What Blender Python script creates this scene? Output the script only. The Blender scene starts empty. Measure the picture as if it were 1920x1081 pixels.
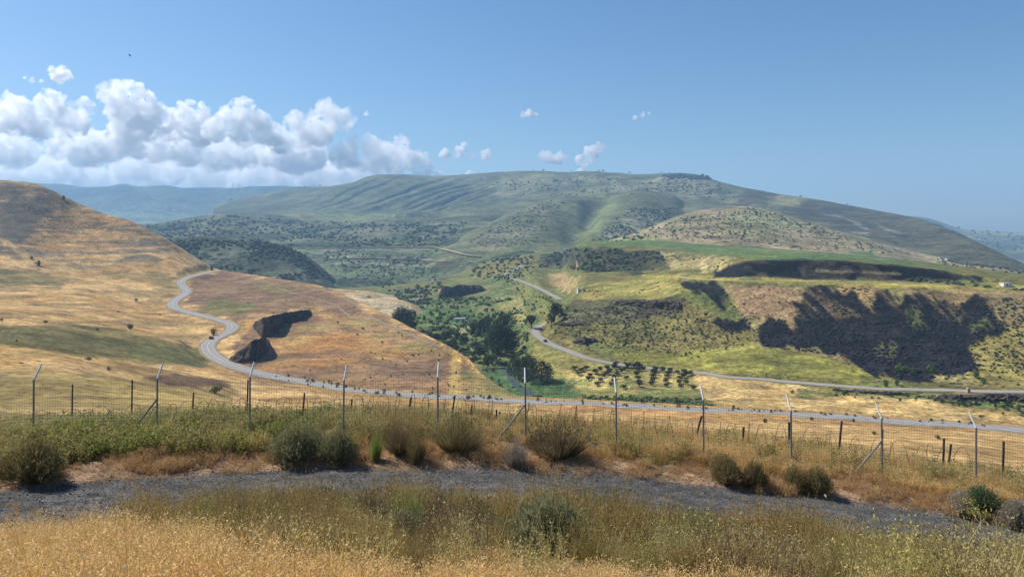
import bpy, bmesh, math, random
import numpy as np
from mathutils import Vector, Matrix
random.seed(7); RNG = np.random.default_rng(7)
R = math.radians
scene = bpy.context.scene
COL = scene.collection
# ------------------------------------------------------------------ camera, sky, sun, exposure
F_PX, HX, HY = 1387.0, 960.0, 440.0          # focal length and horizon in photograph pixels (1920 wide)
cam_d = bpy.data.cameras.new('camera'); cam = bpy.data.objects.new('camera', cam_d); COL.objects.link(cam)
cam_d.sensor_width = 36.0; cam_d.lens = 36.0 * F_PX / 1920.0
cam_d.shift_y = -(540.5 - HY) / 1920.0
cam_d.clip_start = 0.1; cam_d.clip_end = 80000.0
cam.location = (0, 0, 0); cam.rotation_euler = (R(90), 0, 0)
scene.camera = cam
SUN_EL, SUN_AZ = 48.0, -66.0                 # azimuth from the view direction, negative = left
world = bpy.data.worlds.new('World'); scene.world = world; world.use_nodes = True
wn = world.node_tree; bg = wn.nodes['Background']
sky = wn.nodes.new('ShaderNodeTexSky'); sky.sky_type = 'NISHITA'; sky.sun_disc = False
sky.sun_elevation = R(SUN_EL); sky.sun_rotation = R(SUN_AZ)
sky.altitude = 100; sky.air_density = 1.0; sky.dust_density = 0.7; sky.ozone_density = 4.0
hs = wn.nodes.new('ShaderNodeHueSaturation'); hs.inputs['Saturation'].default_value = 1.16; hs.inputs['Value'].default_value = 0.95
wn.links.new(sky.outputs['Color'], hs.inputs['Color']); wn.links.new(hs.outputs['Color'], bg.inputs['Color']); bg.inputs['Strength'].default_value = 0.10
sun_d = bpy.data.lights.new('sun', 'SUN'); sun_d.energy = 5.0; sun_d.angle = R(0.53); sun_d.color = (1.0, 0.95, 0.87)
sun = bpy.data.objects.new('sun', sun_d); COL.objects.link(sun)
_a = R(SUN_AZ); _e = R(SUN_EL)
SUN_DIR = Vector((math.sin(_a) * math.cos(_e), math.cos(_a) * math.cos(_e), math.sin(_e)))
sun.rotation_euler = SUN_DIR.to_track_quat('Z', 'Y').to_euler()
sun.location = (-200, 100, 400)
vs = scene.view_settings; vs.view_transform = 'Standard'; vs.look = 'None'; vs.gamma = 1.0; vs.exposure = 0.32
vs.use_curve_mapping = False
cy = scene.cycles
cy.max_bounces = 48; cy.diffuse_bounces = 3; cy.glossy_bounces = 2; cy.transmission_bounces = 4
cy.volume_bounces = 48; cy.transparent_max_bounces = 16; cy.use_denoising = True
cy.sample_clamp_indirect = 8.0
# ------------------------------------------------------------------ helpers
def tag(o, label=None, cat=None, group=None, kind=None):
    if label: o['label'] = label
    if cat: o['category'] = cat
    if group: o['group'] = group
    if kind: o['kind'] = kind
    return o
def empty(name, loc=(0, 0, 0), rz=0.0):
    o = bpy.data.objects.new(name, None); COL.objects.link(o); o.location = loc; o.rotation_euler = (0, 0, rz)
    o.empty_display_size = 0.2
    return o
def link(name, me, parent=None, loc=None):
    o = bpy.data.objects.new(name, me); COL.objects.link(o)
    if parent is not None: o.parent = parent
    if loc is not None: o.location = loc
    return o
def np_mesh(name, V, Fc, mat=None, smooth=False, cols=None, mats=None, midx=None):
    """V (n,3), Fc (m,k) equal-size faces"""
    V = np.asarray(V, dtype=np.float32); Fc = np.asarray(Fc, dtype=np.int32)
    me = bpy.data.meshes.new(name); n, m, k = len(V), len(Fc), Fc.shape[1]
    me.vertices.add(n); me.vertices.foreach_set('co', V.ravel())
    me.loops.add(m * k); me.loops.foreach_set('vertex_index', Fc.ravel())
    me.polygons.add(m); me.polygons.foreach_set('loop_start', np.arange(0, m * k, k, dtype=np.int32))
    me.polygons.foreach_set('use_smooth', np.full(m, bool(smooth)))
    if midx is not None: me.polygons.foreach_set('material_index', np.asarray(midx, dtype=np.int32))
    me.update(calc_edges=True)
    for nm, arr in (cols or {}).items():
        a = me.attributes.new(nm, 'FLOAT_COLOR', 'POINT')
        if arr.shape[1] == 3: arr = np.concatenate([arr, np.ones((n, 1))], 1)
        a.data.foreach_set('color', arr.astype(np.float32).ravel())
    for mm in (mats or ([mat] if mat else [])): me.materials.append(mm)
    return me
def _hash(ix, iy, seed):
    h = (ix.astype(np.int64) * 374761393 + iy.astype(np.int64) * 668265263 + seed * 974634777) & 0x7fffffff
    h = ((h ^ (h >> 13)) * 1274126177) & 0x7fffffff
    h = ((h ^ (h >> 16)) * 2246822519) & 0x7fffffff
    return (h & 0xffffff) / float(0xffffff)
def vnoise(x, y, seed=0):
    ix = np.floor(x); iy = np.floor(y); fx = x - ix; fy = y - iy
    fx = fx * fx * (3 - 2 * fx); fy = fy * fy * (3 - 2 * fy)
    ix = ix.astype(np.int64); iy = iy.astype(np.int64)
    a = _hash(ix, iy, seed); b = _hash(ix + 1, iy, seed); c = _hash(ix, iy + 1, seed); d = _hash(ix + 1, iy + 1, seed)
    return (a + (b - a) * fx) + ((c + (d - c) * fx) - (a + (b - a) * fx)) * fy
def fbm(x, y, oct=4, seed=0, gain=0.5):
    """about -1..1"""
    s = 0; a = 1.0; t = 0
    for i in range(oct):
        s = s + a * (vnoise(x * 2 ** i + 17.3 * i, y * 2 ** i - 9.1 * i, seed + i) * 2 - 1); t += a; a *= gain
    return s / t * 1.6
def pslopes(h, dl):
    """Fritsch-Carlson slopes; h, dl shape (n-1, m)"""
    n = h.shape[0] + 1; m = np.zeros((n,) + h.shape[1:])
    m[0] = dl[0]; m[-1] = dl[-1]
    w1 = 2 * h[1:] + h[:-1]; w2 = h[1:] + 2 * h[:-1]
    same = (dl[1:] * dl[:-1]) > 0
    with np.errstate(divide='ignore', invalid='ignore'):
        hm = (w1 + w2) / (w1 / dl[:-1] + w2 / dl[1:])
    m[1:-1] = np.where(same, np.nan_to_num(hm), 0.0)
    return m
def pchip(xk, yk, xq):
    xk = np.asarray(xk, float); yk = np.asarray(yk, float); xq = np.asarray(xq, float)
    h = np.diff(xk); dl = np.diff(yk) / h; m = pslopes(h[:, None], dl[:, None])[:, 0]
    i = np.clip(np.searchsorted(xk, xq) - 1, 0, len(xk) - 2); t = np.clip((xq - xk[i]) / h[i], 0, 1)
    t2 = t * t; t3 = t2 * t
    return (2*t3-3*t2+1)*yk[i] + (t3-2*t2+t)*h[i]*m[i] + (-2*t3+3*t2)*yk[i+1] + (t3-t2)*h[i]*m[i+1]
def sstep(a, b, x):
    t = np.clip((x - a) / (b - a), 0, 1); return t * t * (3 - 2 * t)
def poly_sd(px, py, poly):
    """signed distance, positive inside"""
    P = np.asarray(poly, float); n = len(P); d2 = np.full(px.shape, 1e18); ins = np.zeros(px.shape, bool)
    for i in range(n):
        ax, ay = P[i]; bx, by = P[(i + 1) % n]; ex, ey = bx - ax, by - ay
        wx, wy = px - ax, py - ay
        t = np.clip((wx * ex + wy * ey) / (ex * ex + ey * ey + 1e-9), 0, 1)
        d2 = np.minimum(d2, (wx - t * ex) ** 2 + (wy - t * ey) ** 2)
        if abs(by - ay) > 1e-9:
            c = ((ay > py) != (by > py)) & (px < (bx - ax) * (py - ay) / (by - ay) + ax); ins ^= c
    return np.where(ins, 1, -1) * np.sqrt(d2)
# ------------------------------------------------------------------ node material helpers
def new_mat(name, rough=0.9, spec=0.2):
    m = bpy.data.materials.new(name); m.use_nodes = True
    nt = m.node_tree; b = nt.nodes['Principled BSDF']
    b.inputs['Roughness'].default_value = rough; b.inputs['Specular IOR Level'].default_value = spec
    return m, nt, b
def N(nt, t, **kw):
    n = nt.nodes.new(t)
    for k, v in kw.items():
        if k.startswith('i_'):
            key = k[2:]; key = int(key) if key.isdigit() else key.replace('_', ' ')
            n.inputs[key].default_value = v
        else: setattr(n, k, v)
    return n
def math_n(nt, op, a, b=None, clamp=False):
    n = nt.nodes.new('ShaderNodeMath'); n.operation = op; n.use_clamp = clamp
    for i, v in enumerate((a, b)):
        if v is None: continue
        if isinstance(v, (int, float)): n.inputs[i].default_value = v
        else: nt.links.new(v, n.inputs[i])
    return n.outputs[0]
def mapr(nt, v, a, b, c, d):
    n = nt.nodes.new('ShaderNodeMapRange'); nt.links.new(v, n.inputs[0])
    for i, q in enumerate((a, b, c, d)): n.inputs[1 + i].default_value = q
    return n.outputs[0]
def mix_c(nt, f, a, b, mode='MIX'):
    n = nt.nodes.new('ShaderNodeMix'); n.data_type = 'RGBA'; n.blend_type = mode
    for s, v in ((0, f), (6, a), (7, b)):
        if isinstance(v, (int, float)): n.inputs[s].default_value = v
        elif isinstance(v, (tuple, list)): n.inputs[s].default_value = tuple(v) + ((1,) if len(v) == 3 else ())
        else: nt.links.new(v, n.inputs[s])
    return n.outputs[2]
def noise(nt, vec, scale, detail=4, rough=0.55, dist=0.0):
    n = nt.nodes.new('ShaderNodeTexNoise'); n.inputs['Scale'].default_value = scale
    n.inputs['Detail'].default_value = detail; n.inputs['Roughness'].default_value = rough
    n.inputs['Distortion'].default_value = dist
    if vec is not None: nt.links.new(vec, n.inputs['Vector'])
    return n.outputs['Fac']
def scaled(nt, vec, s):
    n = nt.nodes.new('ShaderNodeVectorMath'); n.operation = 'MULTIPLY'; nt.links.new(vec, n.inputs[0])
    n.inputs[1].default_value = s; return n.outputs[0]
def terrain_mat(name, fine, amp=0.55, bump=0.5, band=0.0, bumpdist=1.0):
    """cover colour from the mesh; grain, tufts and small scrub from noise in metres. cover alpha = amount of scrub dots"""
    m, nt, b = new_mat(name, 0.95, 0.1)
    at = N(nt, 'ShaderNodeAttribute', attribute_name='cover'); geo = N(nt, 'ShaderNodeNewGeometry'); pos = geo.outputs['Position']
    n1 = noise(nt, pos, fine, 9, 0.72); n2 = noise(nt, pos, fine * 0.13, 6, 0.65, 0.4); n3 = noise(nt, scaled(nt, pos, (0.35, 1.0, 1.6)), fine * 0.30, 6, 0.7)
    f1 = mapr(nt, n1, 0.36, 0.64, 1.0 - amp, 1.0 + amp); f2 = mapr(nt, n2, 0.34, 0.66, 0.62, 1.32); f3 = mapr(nt, n3, 0.36, 0.64, 1.0 - amp * 0.5, 1.0 + amp * 0.5)
    f = math_n(nt, 'MULTIPLY', math_n(nt, 'MULTIPLY', f1, f2), f3)
    if band > 0:
        nb = noise(nt, scaled(nt, pos, (0.012, 0.012, 0.33)), 1.0, 5, 0.6, 0.6)
        f = math_n(nt, 'MULTIPLY', f, mapr(nt, nb, 0.38, 0.62, 1 - band, 1 + band * 0.6))
    comb = N(nt, 'ShaderNodeCombineColor'); [nt.links.new(f, comb.inputs[i]) for i in range(3)]
    col = mix_c(nt, 1.0, at.outputs['Color'], comb.outputs[0], 'MULTIPLY')
    vo = N(nt, 'ShaderNodeTexVoronoi', i_Scale=fine * 0.55, i_Randomness=1.0); nt.links.new(pos, vo.inputs['Vector'])
    dens = noise(nt, pos, fine * 0.06, 4, 0.6)
    thr = math_n(nt, 'MULTIPLY', at.outputs['Alpha'], mapr(nt, dens, 0.35, 0.65, 0.05, 0.62))
    dot = mapr(nt, math_n(nt, 'SUBTRACT', thr, vo.outputs['Distance']), -0.03, 0.06, 0.0, 1.0)
    col = mix_c(nt, dot, col, (0.028, 0.040, 0.018))
    nt.links.new(col, b.inputs['Base Color'])
    bp = N(nt, 'ShaderNodeBump', i_Strength=bump, i_Distance=bumpdist); 
    hh = math_n(nt, 'ADD', n1, math_n(nt, 'MULTIPLY', dot, 1.2)); nt.links.new(hh, bp.inputs['Height'])
    nt.links.new(bp.outputs['Normal'], b.inputs['Normal'])
    return m
# ------------------------------------------------------------------ near ground: bank below the viewpoint, track, fence strip
TRK_X = [-60, -30, -13.6, -11.4, -7.2, -2.6, 0, 7, 10.5, 13, 15, 22, 40, 60]; TRK_Y = [9.0, 14.5, 19.7, 20.6, 21.65, 22.25, 22.4, 22.7, 22.7, 22.3, 21.8, 20.0, 12.0, 4.0]
TILT_X = [-60, -40, -15.8, -11.7, -8.6, -5.5, -2.4, 0.46, 3.4, 6.4, 9.3, 12.4, 15.5, 40, 60]; TILT_Z = [1.9, 1.4, .48, .35, .29, .27, .16, -.01, -.28, -.55, -.85, -1.15, -1.5, -4.0, -5.5]
ZC_Y = [-12, -4, 0, 2.5, 5, 10, 14, 16.6, 17.6, 18.2, 20, 22.1, 22.7, 23.4, 24.5, 27, 32, 36, 40, 50]
ZC_Z = [-0.6, -1.3, -1.7, -1.85, -2.55, -4.35, -5.85, -6.75, -7.1, -7.2, -7.16, -7.2, -7.12, -7.0, -6.95, -7.1, -8.3, -9.4, -10.6, -13.6]
def trk_shift(X): return pchip(TRK_X, TRK_Y, np.clip(X, -60, 60)) - 22.4
def ground_z(X, Y):
    X = np.asarray(X, float); Y = np.asarray(Y, float)
    w = sstep(3, 15, Y) * (1 - sstep(26, 38, Y)); s = Y - trk_shift(X) * w
    z = pchip(ZC_Y, ZC_Z, np.clip(s, -12, 50)) + pchip(TILT_X, TILT_Z, np.clip(X, -60, 60)) * sstep(0, 10, Y)
    trk = sstep(17.4, 18.2, s) * (1 - sstep(22.2, 22.8, s))
    z = z + (1 - 0.75 * trk) * (0.10 * fbm(X / 2.6, Y / 2.6, 3, 5) + 0.03 * fbm(X / 0.6, Y / 0.6, 2, 8)) + 0.015 * trk * fbm(X / 0.5, Y / 0.5, 2, 9)
    ruts = np.exp(-((s - 19.2) / 0.28) ** 2) + np.exp(-((s - 21.0) / 0.28) ** 2)
    return z - 0.035 * ruts * trk
def track_s(X, Y):
    w = sstep(3, 15, Y) * (1 - sstep(26, 38, Y)); return Y - trk_shift(X) * w
# ------------------------------------------------------------------ terrain sheets from contours given as (pixel row, distance)
class Sheet:
    def __init__(s, name, x0, x1, dx, contours, subs, amp=((40, 0.5),), back=(), seed=1, disp=None, dmin_noise=0):
        s.name = name; s.xs = np.arange(x0, x1 + dx * .5, dx); s.u = (s.xs - HX) / F_PX; nc = len(s.xs)
        D = []; Z = []
        for c in contours:
            d = c[0] if not callable(c[0]) else c[0](s.xs)
            d = pchip([k for k, _ in d], [v for _, v in d], s.xs) if isinstance(d, list) else (np.full(nc, float(d)) if np.isscalar(d) else d)
            if callable(c[1]): z = c[1](s.u * d, d)
            else: z = (HY - pchip([k for k, _ in c[1]], [v for _, v in c[1]], s.xs)) / F_PX * d
            D.append(d); Z.append(z)
        for (mul, add, dz) in back:
            D.append(D[-1] * mul + add); Z.append(Z[-1] + (dz if not callable(dz) else dz(s.xs)))
        D = np.array(D); Z = np.array(Z)
        for i in range(1, len(D)): D[i] = np.maximum(D[i], D[i - 1] + 0.5)
        h = np.diff(D, axis=0); dl = np.diff(Z, axis=0) / h; m = pslopes(h, dl)
        rd = []; rz = []
        for i, nsub in enumerate(subs):
            for k in range(nsub):
                t = k / nsub; t2 = t * t; t3 = t2 * t
                rd.append(D[i] + t * h[i]); rz.append((2*t3-3*t2+1)*Z[i] + (t3-2*t2+t)*h[i]*m[i] + (-2*t3+3*t2)*Z[i+1] + (t3-t2)*h[i]*m[i+1])
        rd.append(D[-1]); rz.append(Z[-1])
        s.d = np.array(rd); s.z = np.array(rz); s.X = s.u[None, :] * s.d
        s.z0 = s.z.copy()
        fade = sstep(dmin_noise, dmin_noise + 30, s.d) if dmin_noise else 1.0
        cr = sum(subs[:len(contours) - 1]); rows = np.arange(len(s.d))[:, None]; cfade = 1 - 0.85 * np.exp(-((rows - cr) / (0.35 * subs[len(contours) - 2])) ** 2); fade = fade * cfade
        for i, (sc, a) in enumerate(amp): s.z = s.z + fade * a * fbm(s.X / sc, s.d / sc, 5, seed * 31 + i)
        if disp: s.z = s.z + cfade * disp(s)
        s.refresh()
    def refresh(s): s.py = HY - s.z / s.d * F_PX
    def hit(s, x, y):
        """first visible surface point at pixel (x, y), or None"""
        if x < s.xs[0] or x > s.xs[-1]: return None
        c = (x - s.xs[0]) / (s.xs[1] - s.xs[0]); i = min(int(c), len(s.xs) - 2); f = c - i
        p = s.py[:, i] * (1 - f) + s.py[:, i + 1] * f; d = s.d[:, i] * (1 - f) + s.d[:, i + 1] * f
        k = np.nonzero((p[:-1] >= y) & (p[1:] < y))[0]
        if len(k) == 0: return None
        k = k[0]; t = (p[k] - y) / (p[k] - p[k + 1] + 1e-9); dd = d[k] + t * (d[k + 1] - d[k])
        return np.array([(x - HX) / F_PX * dd, dd, (HY - y) / F_PX * dd])
    def crest(s, x):
        i = int(np.clip(round((x - s.xs[0]) / (s.xs[1] - s.xs[0])), 0, len(s.xs) - 1)); k = int(np.argmin(s.py[:, i])); return np.array([s.X[k, i], s.d[k, i], s.z[k, i]])
    def zat(s, X, Y):
        X = np.atleast_1d(np.asarray(X, float)); Y = np.atleast_1d(np.asarray(Y, float)); out = np.zeros(len(X))
        c = np.clip((X / Y * F_PX + HX - s.xs[0]) / (s.xs[1] - s.xs[0]), 0, len(s.xs) - 1.001); i = c.astype(int); f = c - i
        for k in range(len(X)):
            d = s.d[:, i[k]] * (1 - f[k]) + s.d[:, i[k] + 1] * f[k]; z = s.z[:, i[k]] * (1 - f[k]) + s.z[:, i[k] + 1] * f[k]
            out[k] = np.interp(Y[k], d, z)
        return out
    def flatten(s, pts, half, shoulder, drop=0.12):
        """pts (n,3): lay the ground level along a road"""
        x0, x1 = pts[:, 0].min() - 30, pts[:, 0].max() + 30; y0, y1 = pts[:, 1].min() - 30, pts[:, 1].max() + 30
        msk = (s.X > x0) & (s.X < x1) & (s.d > y0) & (s.d < y1); idx = np.nonzero(msk)
        qx = s.X[idx]; qy = s.d[idx]; best = np.full(len(qx), 1e9); bz = np.zeros(len(qx))
        for a, b in zip(pts[:-1], pts[1:]):
            e = b - a; L2 = e[0] ** 2 + e[1] ** 2 + 1e-9
            t = np.clip(((qx - a[0]) * e[0] + (qy - a[1]) * e[1]) / L2, 0, 1)
            dd = np.hypot(qx - a[0] - t * e[0], qy - a[1] - t * e[1]); u = dd < best
            best[u] = dd[u]; bz[u] = (a[2] + t * e[2])[u]
        w = 1 - sstep(half, half + shoulder, best)
        s.z[idx] = s.z[idx] * (1 - w) + (bz - drop) * w; s.refresh()
    def build(s, mat, cover):
        nr, nc = s.d.shape
        V = np.stack([s.X, s.d, s.z], -1).reshape(-1, 3)
        i = np.arange(nr * nc).reshape(nr, nc)
        Fc = np.stack([i[:-1, :-1], i[:-1, 1:], i[1:, 1:], i[1:, :-1]], -1).reshape(-1, 4)
        me = np_mesh(s.name, V, Fc, mat, True, {'cover': cover})
        s.obj = tag(link(s.name, me), kind='structure'); return s.obj
def K(keys, vals): return list(zip(keys, vals))
# --- near fields, left hill, promontory
kx = [-300, 0, 150, 300, 400, 470, 600, 700, 800, 900, 1000, 1200, 1400, 1600, 1800, 1920, 2220]
SKY1_X = [-300, 0, 60, 110, 150, 200, 240, 300, 340, 380, 402, 430, 470, 520, 600, 640, 690, 740, 790, 840, 880, 905, 930, 960, 1000, 1200, 1400, 1600, 1800, 1920, 2220]
SKY1_Y = [330, 337, 343, 362, 382, 402, 412, 441, 465, 490, 503, 508, 514, 522, 535, 550, 573, 598, 623, 648, 674, 700, 724, 739, 742.5, 753, 763, 774, 788, 799, 813]
right = lambda o: [288 + o, 278 + o, 269 + o, 260 + o, 251 + o, 243 + o, 231 + o]
ry = lambda o: [744 + o, 755 + o, 765 + o, 776 + o, 790 + o, 801 + o, 815 + o]
S1c = [
 (34, lambda X, Y: ground_z(X, Y) - 0.7), (40, ground_z),
 (70, K(kx, [748,752,757,762,768,775,785,792,800,806,810,815,820,826,834,842,855])),
 (110, K(kx, [715,722,730,742,752,760,770,778,786,796,804,810,815,820,828,836,850])),
 (K(kx, [140,150,165,190,215,210,200,190,180,170,165,165,160,155,150,145,140]), K(kx, [635,643,660,688,712,738,748,762,773,784,792,800,807,813,822,832,845])),
 (K(kx, [210,220,230,245,265,262,250,240,230,222,215,212,205,200,192,185,175]), K(kx, [735,740,735,728,715,718,738,752,762,771,778,786,794,802,811,821,834])),
 (K(kx, [280,290,290,290,310,318,290,278,264,256,250,242,234,226,217,210,200]), K(kx, [655,660,672,690,694,705,727,740,747,752,757,767,777,788,802,812,826])),
 (K(kx, [330,340,350,370,375,352,322,305,290,283,275,265,256,247,238,230,218]), K(kx, [595,602,620,645,678,696,722,735,742,747,752,762,772,783,797,808,822])),
 (K(kx, [400,410,420,440,425,400,380,350,335,303] + right(0)), K(kx, [578,582,595,620,648,662,682,700,712,733] + ry(0))),
 (K(kx, [480,490,500,510,480,455,440,400,375,318] + right(4)), K(kx, [562,566,572,597,613,630,640,665,684,722] + ry(-.5))),
 (K(kx, [570,560,565,570,560,530,510,460,410,330] + right(8)), K(kx, [538,543,548,572,578,590,602,628,660,714] + ry(-.9))),
 (K(kx, [690,680,685,690,670,640,600,510,440,342] + right(12)), K(kx, [480,490,515,530,542,550,562,600,640,708] + ry(-1.3))),
 (K(kx, [800,780,790,800,780,740,650,545,455,350] + right(16)), K(kx, [385,410,455,473,518,524,543,583,632,704] + ry(-1.5))),
 (K(kx, [900,880,870,860,900,800,680,560,465,358] + right(20)), K(SKY1_X, SKY1_Y)),
]
S1 = Sheet('hillside', -300, 2220, 3.0, S1c, [3, 6, 10, 40, 12, 24, 28, 30, 24, 26, 26, 34, 30, 4, 5],
    amp=((60, 1.2), (14, 0.42), (5, 0.14)), back=((1.03, 4, -6), (1.35, 60, lambda x: -120 + 70 * sstep(880, 1000, x))), seed=1, dmin_noise=45)
# --- valley floor and right-hand plateau
k2 = [560, 700, 800, 850, 900, 950, 1000, 1050, 1100, 1200, 1300, 1400, 1500, 1600, 1700, 1800, 1920, 2220]
T2 = {560:[(385,742),(430,718),(500,680),(580,647),(680,616),(780,593),(880,576),(960,565),(1030,557),(1100,548),(1180,541),(1260,537)],
 700:[(385,742),(430,717),(500,677),(580,644),(680,614),(780,592),(880,575),(960,564),(1030,556),(1100,547),(1180,541),(1260,537)],
 800:[(385,742),(430,716),(500,676),(580,643),(680,613),(780,591),(880,574),(960,562),(1030,553),(1100,544),(1180,536),(1280,528)],
 850:[(380,742),(425,716),(500,675),(580,642),(680,612),(780,589),(880,571),(960,559),(1040,548),(1120,538),(1220,527),(1330,515)],
 900:[(330,748),(400,735),(455,700),(560,650),(650,621),(740,598),(830,578),(920,562),(1010,548),(1110,532),(1230,516),(1380,495)],
 950:[(320,750),(400,734),(452,700),(545,652),(620,625),(700,600),(800,576),(900,553),(990,538),(1080,522),(1220,503),(1400,484)],
 1000:[(318,752),(400,733),(440,700),(490,660),(550,622),(610,602),(700,579),(800,556),(900,535),(1080,511),(1250,495),(1450,475)],
 1050:[(312,755),(400,731),(430,693),(480,655),(515,625),(560,592),(592,568),(625,571),(700,574),(900,540),(1150,505),(1450,474)],
 1100:[(308,757),(390,722),(450,672),(490,640),(540,600),(580,566),(600,559),(640,547),(720,527),(830,508),(950,468),(1150,452)],
 1200:[(304,758),(345,742),(425,689),(475,650),(525,600),(555,568),(590,556),(640,542),(740,522),(840,504),(940,468),(1150,450)],
 1300:[(299,763),(325,752),(410,697),(455,660),(510,600),(545,547),(570,533),(600,522),(700,511),(800,492),(880,474),(1150,456)],
 1400:[(294,768),(310,760),(350,728),(388,708),(445,660),(490,600),(530,537),(545,527),(560,519),(578,494),(700,482),(1100,462)],
 1500:[(289,775),(300,769),(345,736),(375,718),(430,670),(480,600),(520,535),(540,527),(556,522),(573,490),(700,480),(1000,469)],
 1600:[(284,783),(295,777),(330,745),(362,724),(402,690),(460,610),(512,539),(530,529),(550,525),(568,493),(700,485),(1000,477)],
 1700:[(279,789),(290,783),(320,752),(358,729),(385,700),(445,620),(500,542),(525,531),(545,527),(562,502),(700,495),(950,487)],
 1800:[(274,795),(285,790),(310,760),(354,731),(376,704),(435,625),(495,547),(520,535),(540,531),(560,515),(700,507),(950,499)],
 1920:[(268,806),(280,800),(300,767),(350,733),(372,705),(430,625),(490,552),(515,541),(530,537),(550,529),(700,522),(950,514)],
 2220:[(256,820),(265,815),(290,780),(345,740),(366,710),(425,630),(485,562),(510,551),(525,547),(545,540),(700,533),(950,527)]}
S2c = [(K(k2, [T2[x][i][0] for x in k2]), K(k2, [T2[x][i][1] for x in k2])) for i in range(12)]
S2c.insert(0, (K(k2, [T2[x][0][0] - 25 for x in k2]), K(k2, [T2[x][0][1] + 40 for x in k2])))
S2 = Sheet('valley', 560, 2220, 2.6, S2c, [3, 10, 26, 26, 32, 42, 36, 24, 16, 20, 20, 20, 4, 3],
    amp=((70, 1.6), (16, 0.8), (5, 0.3)), back=((1.06, 10, -4), (1.3, 60, -90)), seed=2)
# --- tan knoll behind the promontory
S2b = Sheet('knoll', 540, 800, 3, [(700, K([540,800],[630,640])), (840, K([540,600,680,760,800],[547,552,557,566,585])),
    (930, K([540,580,600,640,690,740,760,800],[541,536,538,542,546,556,566,590]))], [12, 12, 4, 4], amp=((50, 1.0),), back=((1.04, 5, -8), (1.1, 40, -40)), seed=3)
# --- wooded ravine slopes
S3 = Sheet('wooded_slope', 150, 1000, 3, [
    (1050, K([150, 1000], [560, 560])),
    (1220, K([150,500,700,850,1000],[540,545,546,536,515])),
    (K([150,1000],[1400,1450]), K([150,500,700,850,1000],[505,508,510,500,480])),
    (K([150,1000],[1650,1700]), K([150,300,500,600,830,900,1000],[470,466,467,467,465,462,450])),
    (K([150,1000],[2000,2100]), K([150,300,400,500,640,830,1000],[442,440,436,438,440,430,420])),
    (K([150,1000],[2450,2500]), K([150,280,420,500,560,700,850,1000],[430,421,404,408,416,414,405,400])),
    (K([150,1000],[2900,3000]), K([150,280,420,500,560,700,850,1000],[428,419,402,404,399,402,398,396]))], [4, 20, 24, 18, 18, 10, 3, 3],
    amp=((160, 9), (40, 2.2)), back=((1.03, 20, -10), (1.1, 100, -80)), seed=4)
S3b = Sheet('wooded_hill', 200, 690, 3, [
    (1010, K([200,690],[570,590])), (1120, K([200,400,520,600,640,690],[520,520,526,538,556,590])),
    (1230, K([200,330,400,480,540,580,620,650,690],[480,470,466,473,486,503,526,548,592])),
    (1320, K([200,250,330,400,480,540,575,605,640,665,690],[452,450,446,444,450,465,480,502,534,560,596]))], [10, 24, 20, 4, 4],
    amp=((120, 8), (35, 3)), back=((1.04, 15, -14), (1.1, 60, -70)), seed=5)
# --- spurs and the table mountain
def gully(s):
    px = s.X / s.d * F_PX + HX
    q = s.X - 0.7 * s.d + 55 * fbm(s.X / 500, s.d / 500, 3, 71); r1 = 1 - np.abs(np.sin(q / 118.0 * math.pi + 1.2 * fbm(q / 260, q * 0, 2, 74))); r2 = 1 - np.abs(np.sin(q / 51.0 * math.pi))
    amp = 0.55 + 0.45 * fbm(q / 180, q * 0 + 4, 2, 79)
    rel = sstep(70, 130, s.z) * (1 - sstep(240, 300, s.z)) * sstep(560, 660, px) * (1 - sstep(850, 960, px))
    big = fbm(s.X / 330, s.d / 900, 4, 75) * sstep(900, 1050, px) * (1 - sstep(1500, 1700, px))
    return -rel * amp * (34 * r1 ** 1.6 + 10 * r2 ** 2) + 30 * big * sstep(30, 120, s.z)
SKY4_X = [400, 480, 560, 620, 645, 665, 690, 715, 740, 820, 900, 960, 1040, 1100, 1200, 1250, 1300, 1335, 1400, 1480, 1560, 1640, 1720, 1790, 1850, 1920, 2220]
SKY4_Y = [385, 366, 353, 350, 348, 343, 332, 328, 328, 331, 326, 324, 326, 327, 330, 328, 329, 337, 352, 366, 379, 393, 410, 434, 462, 494, 600]
k4 = [400, 560, 700, 850, 1000, 1150, 1300, 1400, 1500, 1600, 1700, 1800, 1920, 2220]
S4 = Sheet('table_mountain', 400, 2220, 2.6, [
    (K(k4, [2700,2700,2600,2400,2100,1900,1700,1500,1400,1350,1250,1150,1050,900]), K(k4, [425,424,424,426,440,455,475,490,500,505,510,518,530,610])),
    (K(k4, [3100,3100,3000,2700,2350,2150,1900,1750,1650,1550,1450,1320,1200,980]), K(k4, [408,404,402,402,412,420,440,455,465,478,490,505,522,606])),
    (K(k4, [3500,3500,3350,3100,2800,2600,2400,2250,2050,1900,1750,1550,1330,1050]), K(k4, [394,382,372,375,385,385,395,410,425,440,460,480,510,604])),
    (K(k4, [3850,3850,3600,3500,3300,3100,2900,2700,2500,2300,2050,1750,1450,1120]), K(k4, [388,364,345,350,352,356,360,375,390,410,432,455,501,602])),
    (K(k4, [4200,4200,3900,4000,4000,3800,3500,3200,2900,2650,2350,1950,1550,1200]), K(SKY4_X, SKY4_Y))], [8, 40, 44, 40, 3, 3],
    amp=((420, 14), (90, 3.6), (22, 1.0)), back=((1.05, 40, -8), (1.2, 300, -60)), seed=6, disp=gully)
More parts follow.
